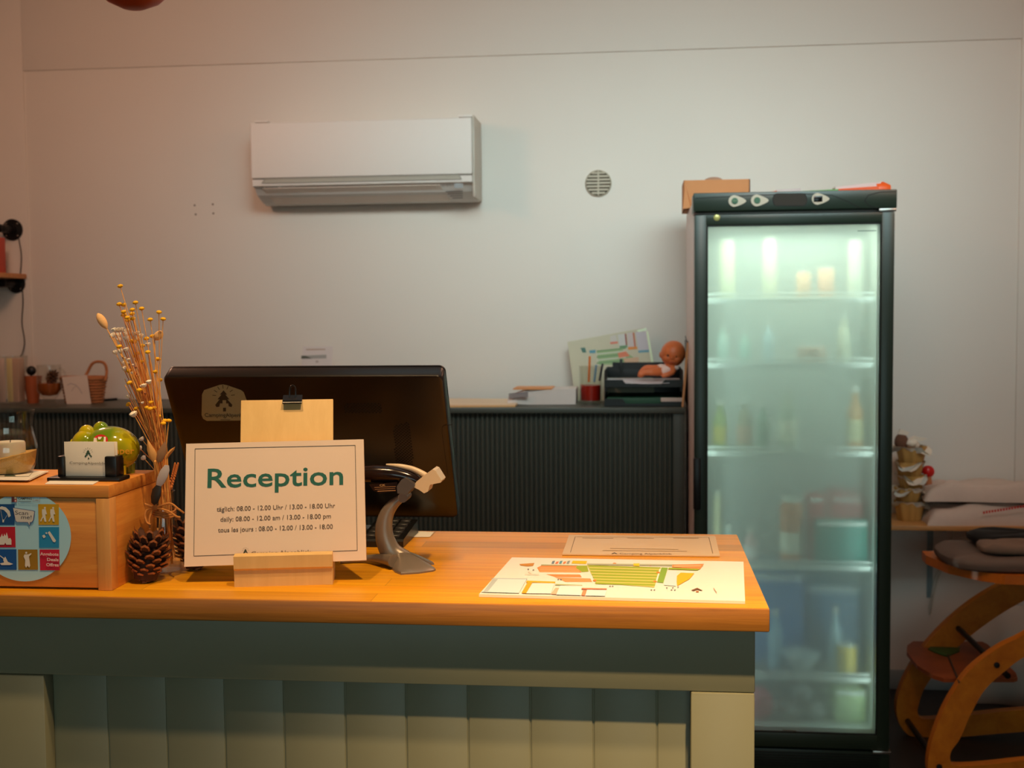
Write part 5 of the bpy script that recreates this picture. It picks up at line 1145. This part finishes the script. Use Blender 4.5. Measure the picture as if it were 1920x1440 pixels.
for k in range(15): x = 1843+k*5.3; y = 961.5-k*.85; pr.poly([(x, y-2.2), (x+3.4, y-2.8), (x+3.8, y+1.6), (x+.4, y+2.1)], (206, 24, 28))
o = pr.b.build('red_stitching', low, fix=False)

# ---- high chair of bent wood
CH = wood('chair_beech', (190, 106, 18), (220, 138, 34), (3, 20, 3), .38, 5); CHF = wood('chair_edge', (206, 110, 30), (222, 126, 40), (3, 20, 3), .3, 5)
yn, yf, th = 3.55, 3.93, .034
t = thing('high_chair', 'orange-brown bentwood high chair in the lower right corner', 'high chair', (1.05, 3.75, 0))
def band(outer, inner, y, name):
    P = [oy(px, py, y) for px, py in outer]; Q = [oy(px, py, y) for px, py in inner]
    P = smooth_path(P, 4); Q = smooth_path(Q, 4)
    n = min(len(P), len(Q)); P = [P[int(i*(len(P)-1)/(n-1))] for i in range(n)]; Q = [Q[int(i*(len(Q)-1)/(n-1))] for i in range(n)]
    for l in (P, Q):
        for p in l: p.z = max(p.z, .001)
    vs = P+Q+[p+V((0, th, 0)) for p in P]+[q+V((0, th, 0)) for q in Q]
    fs = []
    for i in range(n-1): fs += [(i, i+1, n+i+1, n+i), (2*n+i, 3*n+i, 3*n+i+1, 2*n+i+1), (i, 2*n+i, 2*n+i+1, i+1), (n+i, n+i+1, 3*n+i+1, 3*n+i)]
    fs += [(0, n, 3*n, 2*n), (n-1, 3*n-1, 4*n-1, 2*n-1)]
    MB().add(vs, fs, CH, False).build(name, t)
band([(2100, 1085), (2000, 1140), (1921, 1190), (1870, 1216), (1815, 1260), (1776, 1318), (1752, 1375), (1741, 1420), (1743, 1452), (1770, 1468), (1850, 1468), (1950, 1460), (2100, 1456)],
     [(2100, 1140), (2000, 1190), (1921, 1232), (1890, 1254), (1848, 1292), (1820, 1340), (1800, 1385), (1784, 1408), (1782, 1426), (1792, 1436), (1850, 1434), (1950, 1424), (2100, 1420)], yn, 'side_frame')
band([(2000, 1030), (1940, 1065), (1872, 1098), (1820, 1130), (1770, 1172), (1726, 1222), (1694, 1276), (1681, 1320), (1686, 1356), (1706, 1380), (1736, 1388), (1800, 1382), (1920, 1372), (2080, 1362)],
     [(2000, 1075), (1950, 1110), (1895, 1140), (1852, 1168), (1806, 1204), (1766, 1246), (1734, 1290), (1722, 1324), (1721, 1338), (1726, 1346), (1740, 1349), (1800, 1343), (1920, 1331), (2080, 1322)], yf, 'side_frame')
def plate(pxs, y0, y1, z0, thk, m, name):
    """plate whose plan is given by front-left ... pixels on its own height"""
    P = [oz(px, py, z0) for px, py in pxs]; MB().prism(P, (0, 0, -thk), m).build(name, t)
zf = oy(1800, 1275, 3.60).z
b = [(1700, 1222), (1701, 1210), (1712, 1202), (1842, 1203), (1852, 1208), (1905, 1262), (1908, 1270), (1900, 1272), (1770, 1272), (1750, 1266), (1720, 1248)]
plate(b, 0, 0, zf+.004, .012, wood('plate_beech', (140, 70, 34), (164, 86, 44), (3, 3, 3), .35, 5), 'foot_plate')
zs = oy(1880, 1086, 3.60).z
P = [oy(px, py, 3.60) for px, py in ((1778, 1062), (1800, 1078), (1845, 1092), (1888, 1098), (1925, 1094), (2050, 1088))]
xs0 = P[0].x
outl = [(xs0, 3.93), (xs0-.004, 3.86), (xs0+.03, 3.72), (oy(1845, 1080, 3.6).x, 3.62), (oy(1885, 1080, 3.58).x, 3.585), (oy(1930, 1080, 3.58).x, 3.58), (1.45, 3.58), (1.45, 3.95)]
MB().prism([(x, y, zs-.012) for x, y in outl], (0, 0, .028), CHF).build('seat_plate', t)
b = MB(); 
for (x0, y0), (x1, y1) in (((1797, 1178), (1850, 1232)), ((1702, 1352), (1738, 1395))):
    b.tube([oy(x0, y0, yf), oy(x1+40 if x0 > 1750 else 1762, y1+36 if x0 > 1750 else 1436, yn+.02)], .009, BLACK, 12)
b.build('cross_rod', t)
b = MB()
for px, py in ((1869, 1247), (1761, 1438)): p_ = oy(px, py, yn); b.lathe((p_.x, yn, p_.z), [(0, .004), (.008, .003), (.009, 0)], BLACK, 16, M=Matrix.Rotation(R(90), 4, 'X'))
b.build('bolt', t)
# cushion and dark bag
GC = mat('grey_cushion', (112, 98, 88), .9, var=.06, scale=60)
cz = zs+.016
def cush(name, x0, x1, y0, y1, z0, z1, m, label, cat, seed=1, slope=0):
    rnd = random.Random(seed); b = MB(); n = 28; lv = [(.90, 0), (.98, .18), (1.0, .45), (.99, .7), (.93, .92), (.78, 1.0), (.4, .97), (0.02, .95)]
    vs = []
    cx_, cy_ = (x0+x1)/2, (y0+y1)/2; hx, hy_ = (x1-x0)/2, (y1-y0)/2
    for s_, h in lv:
        for i in range(n):
            a = 2*PI*i/n; c_, s2 = math.cos(a), math.sin(a); sg = lambda v: (abs(v)**.5)*(1 if v > 0 else -1)
            x = cx_+sg(c_)*hx*s_; y = cy_+sg(s2)*hy_*s_; vs.append((x, y, z0+(z1-z0)*h+(h*slope*(x-x0)/(x1-x0))+h*.004*math.sin(5*a+seed)))
    fs = [(i*n+j, i*n+(j+1) % n, (i+1)*n+(j+1) % n, (i+1)*n+j) for i in range(len(lv)-1) for j in range(n)]+[tuple(range(n-1, -1, -1)), tuple((len(lv)-1)*n+j for j in range(n))]
    return tag(b.add(vs, fs, m, True).build(name, origin=(cx_, cy_, z0)), label, cat)
cush('seat_cushion', xs0+.012, 1.44, 3.592, 3.93, cz, cz+.044, GC, 'padded grey seat cushion lying on the high chair', 'cushion', 2)
cush('black_bag', xs0+.12, 1.42, 3.755, 3.92, cz+.049, cz+.084, mat('black_fabric', (14, 14, 14), .8), 'black fabric bag lying on the grey cushion', 'bag', 4)
cush('grey_cloth', 1.02, 1.3, 3.64, 3.75, cz+.049, cz+.078, mat('grey_cloth', (136, 116, 100), .9), 'folded grey-brown cloth at the right end of the cushion', 'cloth', 6)
# fly swatter on the foot plate
GN = mat('green_plastic', (22, 96, 44), .35)
fz = zf+.0042
P = [oz(px, py, fz) for px, py in ((1740, 1218), (1746, 1212), (1762, 1210), (1788, 1211), (1800, 1214), (1799, 1222), (1785, 1228), (1778, 1232), (1770, 1230), (1752, 1224))]
t = thing('fly_swatter', 'green fly swatter lying on the foot plate of the high chair', 'fly swatter', P[0])
MB().prism(P, (0, 0, .003), GN).build('paddle', t)
MB().tube([oz(1777, 1228, fz+.003), oz(1799, 1280, fz+.003)], .003, mat('wire_dark', (52, 50, 44), .4), 8).build('handle', t)
# pale plastic sheet bag hanging behind the chair
y = 4.2; P = [oy(px, py, 4.25) for px, py in ((1818, 1190), (1890, 1140), (1935, 1150), (1990, 1230), (1960, 1300), (1850, 1300))]
zlow = 0.0
def fold(x, z): return .02*math.sin(22*x)+.012*math.sin(41*x+9*z)
x0, x1 = P[0].x, P[3].x+.1; vs = []; nx, nz = 26, 20; ztp = P[1].z
for s_ in (0, 1):
    for i in range(nx+1):
        for j in range(nz+1):
            u, v = i/nx, j/nz; x = x0+(x1-x0)*u; z = .001+v*(ztp-.001)*(.72+.28*math.sin(PI*min(1, .12+u)));
            bul = .045*math.sin(PI*u)**.5*math.sin(PI*min(1, .15+v*.85)) if 0 < u < 1 else 0
            vs.append((x, 4.30+(-1 if s_ == 0 else 1)*(bul+.003)+fold(x, z)*.4, z))
W_ = nz+1; T = (nx+1)*W_; fs = []
for i in range(nx):
    for j in range(nz): a = i*W_+j; fs += [(a, a+1, a+W_+1, a+W_), (T+a, T+a+W_, T+a+W_+1, T+a+1)]
for i in range(nx):
    for j in (0, nz): a = i*W_+j; fs.append((a, a+W_, T+a+W_, T+a))
for j in range(nz):
    for i in (0, nx): a = i*W_+j; fs.append((a, a+1, T+a+1, T+a))
tag(MB().add(vs, fs, mat('plastic_white', (196, 192, 184), .45), True).build('plastic_sack', origin=(x0, 4.3, 0)), 'pale plastic sack standing against the wall behind the high chair', 'sack')

# ================================================================ DRIED FLOWERS, bottle vase, pine cones
vy = 1.535; vx = oz(305, 1086, ZT).x; vs0 = vy*1.0/FPX*1.03
VC = V((oy(309, 1000, vy).x, vy, ZT))
hz_ = lambda py: oy(309, py, vy).z-ZT
vt = thing('bottle_vase', 'slender clear bottle vase with jute twine holding the dried flowers', 'vase', VC)
H = hz_(920)
MB().lathe(VC, [(0, 0), (.0205, 0), (.022, .003), (.022, .03), (.0175, .062), (.0135, H*.8), (.0130, H-.004), (.0150, H), (.0138, H), (.0115, H-.004), (.0120, H*.8), (.0158, .062), (.0202, .03), (.0200, .006), (0, .005)], GLASS, 40).build('glass_body', vt)
tz_ = hz_(962)
b = MB()
for k in range(3):
    pts = [VC+V((.0148*math.cos(a), .0148*math.sin(a), tz_-.003+k*.0032+.001*math.sin(a*2))) for a in [2*PI*i/28 for i in range(29)]]; b.tube(pts, .0015, TWINE, 6, caps=False)
kn = oy(291, 952, vy-.017)
b.ball(kn, (.0045, .004, .004), TWINE, 10, 8)
for l in ([(291, 952), (318, 944), (334, 954), (345, 962)], [(291, 952), (315, 958), (330, 968), (338, 970)], [(291, 952), (276, 956), (272, 968), (276, 980), (283, 984)], [(291, 952), (284, 962), (280, 975), (281, 992)], [(291, 952), (280, 948), (271, 945)]):
    b.tube(smooth_path([oy(px, py, vy-.0175-.002*i) for i, (px, py) in enumerate(l)], 5), .0015, TWINE, 6)
b.build('jute_twine', vt)
STEM = mat('dry_stem', (238, 172, 90), .8, var=.2, scale=60); STEM2 = mat('dry_stem_dark', (206, 122, 58), .8, var=.2)
YEL = mat('flower_yellow', (246, 180, 20), .8, var=.2, scale=400); YED = mat('flower_base', (206, 132, 20), .8); WHF = mat('flower_white', (255, 238, 220), .8, var=.1); WHD = mat('flower_heart', (150, 84, 50), .8)
NR = random.Random(11)
def stem_path(hd, foot):
    """from the vase bottom up through the neck, then out to the head"""
    nk = VC+V((NR.uniform(-.007, .007), NR.uniform(-.006, .006), H))
    d = hd-nk
    mid = nk+d*.5+V((-d.x*.18, -d.y*.2, 0))
    return smooth_path([foot, nk, mid, hd], 6)
def flower(px, py, kind, label, r=4.3, y=None, group=None):
    y = y if y is not None else vy+NR.uniform(-.028, .03)
    hd = oy(px, py, y); foot = VC+V((NR.uniform(-.010, .010), NR.uniform(-.010, .010), .012+NR.uniform(0, .015)))
    t = thing('dried_flower', label, 'dried flower', foot, group=group)
    pts = stem_path(hd, foot); r_ = r*y/FPX
    MB().tube(pts, .00055, STEM if NR.random() < .6 else STEM2, 5).build('stem', t)
    d = (V(pts[-1])-V(pts[-3])).normalized(); q = d.to_track_quat('Z', 'Y').to_matrix().to_4x4()
    if kind == 'yellow':
        MB().lathe(hd, [(0, -r_*.95), (r_*.45, -r_*.7), (r_*.85, -r_*.1), (r_*.92, .0)], YED, 12, M=q).lathe(hd, [(0, r_*.62), (r_*.5, r_*.55), (r_*.95, r_*.22), (r_*1.08, -r_*.12), (r_*.95, -r_*.45), (r_*.6, -r_*.7)], YEL, 14, M=q, rib=(7, .07)).build('flower_head', t)
    elif kind == 'white':
        b = MB(Matrix.Translation(hd) @ q); n = 9
        for i in range(n):
            a = 2*PI*i/n; w_ = .30; ca, sa_ = math.cos(a), math.sin(a)
            b.add([(ca*r_*.2, sa_*r_*.2, 0), (math.cos(a-w_)*r_*.8, math.sin(a-w_)*r_*.8, r_*.22), (ca*r_*1.15, sa_*r_*1.15, r_*.34), (math.cos(a+w_)*r_*.8, math.sin(a+w_)*r_*.8, r_*.22), (ca*r_*.5, sa_*r_*.5, -r_*.1)], [(0, 1, 2, 3), (0, 4, 1), (1, 4, 2), (2, 4, 3), (3, 4, 0)], WHF)
        b.build('petals', t); MB().ball(hd, (r_*.34, r_*.34, r_*.4), WHD, 10, 8).build('flower_heart', t); MB().lathe(hd, [(0, -r_*1.0), (r_*.55, -r_*.75), (r_*.9, -r_*.1), (r_*.95, r_*.3), (r_*.6, r_*.5), (0, r_*.42)], WHF, 12, M=q, rib=(6, .12)).build('calyx', t)
    else: MB().ball(hd, (r_*.7, r_*.7, r_*.75), WHD, 10, 8).build('flower_head', t)
    return t
def c8(x, y): return 160+x/3.275, 520+y/3.275
GY, GW, GBd = 'yellow dried flowers in the bottle vase', 'whitish dried flowers in the bottle vase', 'small brown dried buds in the bottle vase'
YL = [(213, 52), (207, 163), (236, 167), (307, 153), (345, 190), (287, 197), (234, 210), (287, 222), (258, 245), (235, 230), (262, 262), (290, 252), (452, 212), (478, 254), (398, 257), (412, 360), (375, 374), (383, 457), (350, 418), (445, 500), (431, 578), (457, 628), (208, 423), (285, 390), (320, 465), (320, 508), (340, 518), (266, 572), (270, 645), (333, 658), (264, 778), (312, 803), (378, 797), (400, 765), (425, 800), (398, 805), (450, 850), (488, 878), (513, 878), (478, 895), (370, 908), (462, 1016), (438, 1037), (300, 395), (310, 480), (330, 690)]
for i, (x, y) in enumerate(YL):
    lab = {0: 'highest yellow dried flower, rising alone above the bunch', 12: 'yellow dried flower standing apart at the upper right of the bunch', 13: 'yellow dried flower just below the one standing apart at upper right', 21: 'yellow dried flower touching the monitor corner', 22: 'lone yellow dried flower at the left side among whitish ones'}.get(i, 'small yellow dried flower among many in the bottle vase')
    flower(*c8(x, y), 'yellow', lab, 5.0, group=GY)
WL = [(175, 320), (200, 320), (222, 318), (250, 325), (163, 357), (170, 350), (203, 350), (205, 380), (245, 345), (250, 370), (288, 345), (315, 340), (340, 357), (323, 375), (183, 458), (250, 440), (215, 450), (385, 410), (232, 525), (238, 558), (360, 662), (390, 640), (265, 727), (425, 862), (412, 910), (345, 990), (332, 1048), (357, 1108), (295, 838)]
for i, (x, y) in enumerate(WL):
    flower(*c8(x, y), 'white', 'small whitish dried flower among the bunch in the bottle vase' if i < 28 else 'largest whitish dried flower, on the left side of the bunch at monitor height', 5.4 if i < 28 else 7.5, group=GW)
for i in range(26):
    f = NR.random(); flower(*c8(255+f*110+NR.uniform(-38, 38), 470+f*330+NR.uniform(-20, 20)), 'bud' if i % 2 else 'white', 'tiny pale or brown dried bud in the dense middle of the bunch', 3.2, group=GBd)
# bunny-tail grasses
TAIL = mat('tail_grass', (244, 190, 130), .95, var=.15, scale=500)
for a, c, lab in ((c8(75, 222), c8(132, 315), 'oval tan grass tail standing apart at the left of the bunch'), (c8(472, 332), c8(425, 384), 'oval tan grass tail at the right side of the bunch')):
    A = oy(*a, vy); C = oy(*c, vy); ft = VC+V((0, 0, .015)); t = thing('grass_tail', lab, 'dried grass', ft, group='grass tails in the bottle vase')
    d = A-C; pts = [C+d*k/8 for k in range(9)]; MB().tube(pts, [.0012, .0034, .0048, .0054, .0057, .0056, .0050, .0038, .0012], TAIL, 14).build('seed_head', t)
    MB().tube(stem_path(C, ft)[:-1]+[C], .0007, STEM, 5).build('stem', t)
# loose stems filling the bunch
for i in range(18):
    f = NR.uniform(0, 1); px, py = c8(240+NR.uniform(0, 210), NR.uniform(480, 860)); hd = oy(px, py, vy+NR.uniform(-.02, .02)); ft = VC+V((NR.uniform(-.011, .011), NR.uniform(-.011, .011), .012))
    o = MB().tube(stem_path(hd, ft), .0006, STEM if i % 3 else STEM2, 5).build('dry_stem', origin=ft); tag(o, 'bare orange-brown stem in the bunch of dried flowers', 'dried stem', 'bare stems in the bottle vase')
# pointed dry leaves and the two-tone feather-like leaf
POD = mat('dry_pod', (214, 156, 88), .7, var=.1, scale=80); POD2 = mat('dry_pod_brown', (150, 112, 80), .7, var=.1)
def leafblade(pts, y, m, name, parent, thk=.0012):
    P = [oy(px, py, y) for px, py in pts]; c = sum(P, V())/len(P)+V((0, -.004, 0))
    n = len(P); vs = P+[c]+[p+V((0, thk, 0)) for p in P]+[c+V((0, thk, 0))]
    fs = [(i, (i+1) % n, n) for i in range(n)]+[((i+1) % n+n+1, i+n+1, 2*n+1) for i in range(n)]+[(i, i+n+1, (i+1) % n+n+1, (i+1) % n) for i in range(n)]
    return MB().add(vs, fs, m, True).build(name, parent)
ft = VC+V((.002, -.004, .014)); t = thing('dried_lily_pod', 'pointed pale and brown dry leaves opening above the vase neck', 'dried leaves', ft)
yy = vy-.022
MB().tube(smooth_path([ft, VC+V((-.001, -.006, H)), oy(*c8(430, 1150), yy), oy(*c8(432, 1130), yy)], 5), .0016, STEM, 6).build('stem', t)
leafblade([c8(*q) for q in ((380, 992), (378, 1060), (392, 1108), (418, 1140), (432, 1135), (438, 1085), (425, 1060))], yy, POD, 'leaf', t)
leafblade([c8(*q) for q in ((490, 1006), (498, 1030), (496, 1080), (470, 1130), (445, 1140), (434, 1115), (440, 1075), (465, 1035))], yy+.003, POD2, 'leaf', t)
leafblade([c8(*q) for q in ((550, 1040), (545, 1058), (520, 1090), (498, 1118), (492, 1112), (498, 1085), (520, 1058))], yy+.004, POD, 'leaf', t)
ft = VC+V((.004, -.006, .016)); t = thing('two_tone_leaf', 'grey-white leaf with a dark lower half hanging over the vase neck', 'dried leaf', ft)
yy = vy-.026
MB().tube(smooth_path([ft, VC+V((0, -.009, H)), oy(*c8(490, 1170), yy+.004)], 5), .0009, STEM2, 5).build('stem', t)
leafblade([c8(*q) for q in ((488, 1152), (512, 1156), (516, 1185), (505, 1225), (485, 1262), (465, 1284), (435, 1275), (440, 1235), (460, 1185))], yy, mat('leaf_pale', (186, 176, 178), .5), 'pale_half', t)
leafblade([c8(*q) for q in ((465, 1285), (435, 1276), (412, 1300), (402, 1345), (405, 1385), (422, 1400), (445, 1385), (462, 1340))], yy, mat('leaf_dark', (36, 30, 24), .5), 'dark_half', t)
# sprig of dry grass right of the neck
ft = VC+V((.006, .004, .014)); t = thing('grass_sprig', 'fine brown grass sprig rising right of the vase neck', 'dried grass', ft)
pth = smooth_path([ft, VC+V((.007, .004, H)), oy(*c8(520, 1300), vy+.01), oy(*c8(545, 1210), vy+.01), oy(*c8(560, 1150), vy+.01)], 6)
b = MB(); b.tube(pth, .0007, STEM2, 5)
for i in range(10, len(pth)):
    for s_ in (-1, 1): b.ball(pth[i]+V((s_*.0022, 0, .001)), (.0013, .0011, .0022), STEM2, 6, 5)
b.build('sprig', t)

cy_ = 1.50
cone((oy(277, 1056, 1.487).x, 1.487, ZT+.0285), .062, .029, (.10, .12, 1), 'pine_cone', 'open brown pine cone beside the box, left of the vase foot', 9, 9)
cone((oy(364, 1050, 1.565).x, 1.566, ZT+.031), .068, .031, (-.2, .1, 1), 'pine_cone', 'darker pine cone half hidden behind the Reception sign', 9, 9)
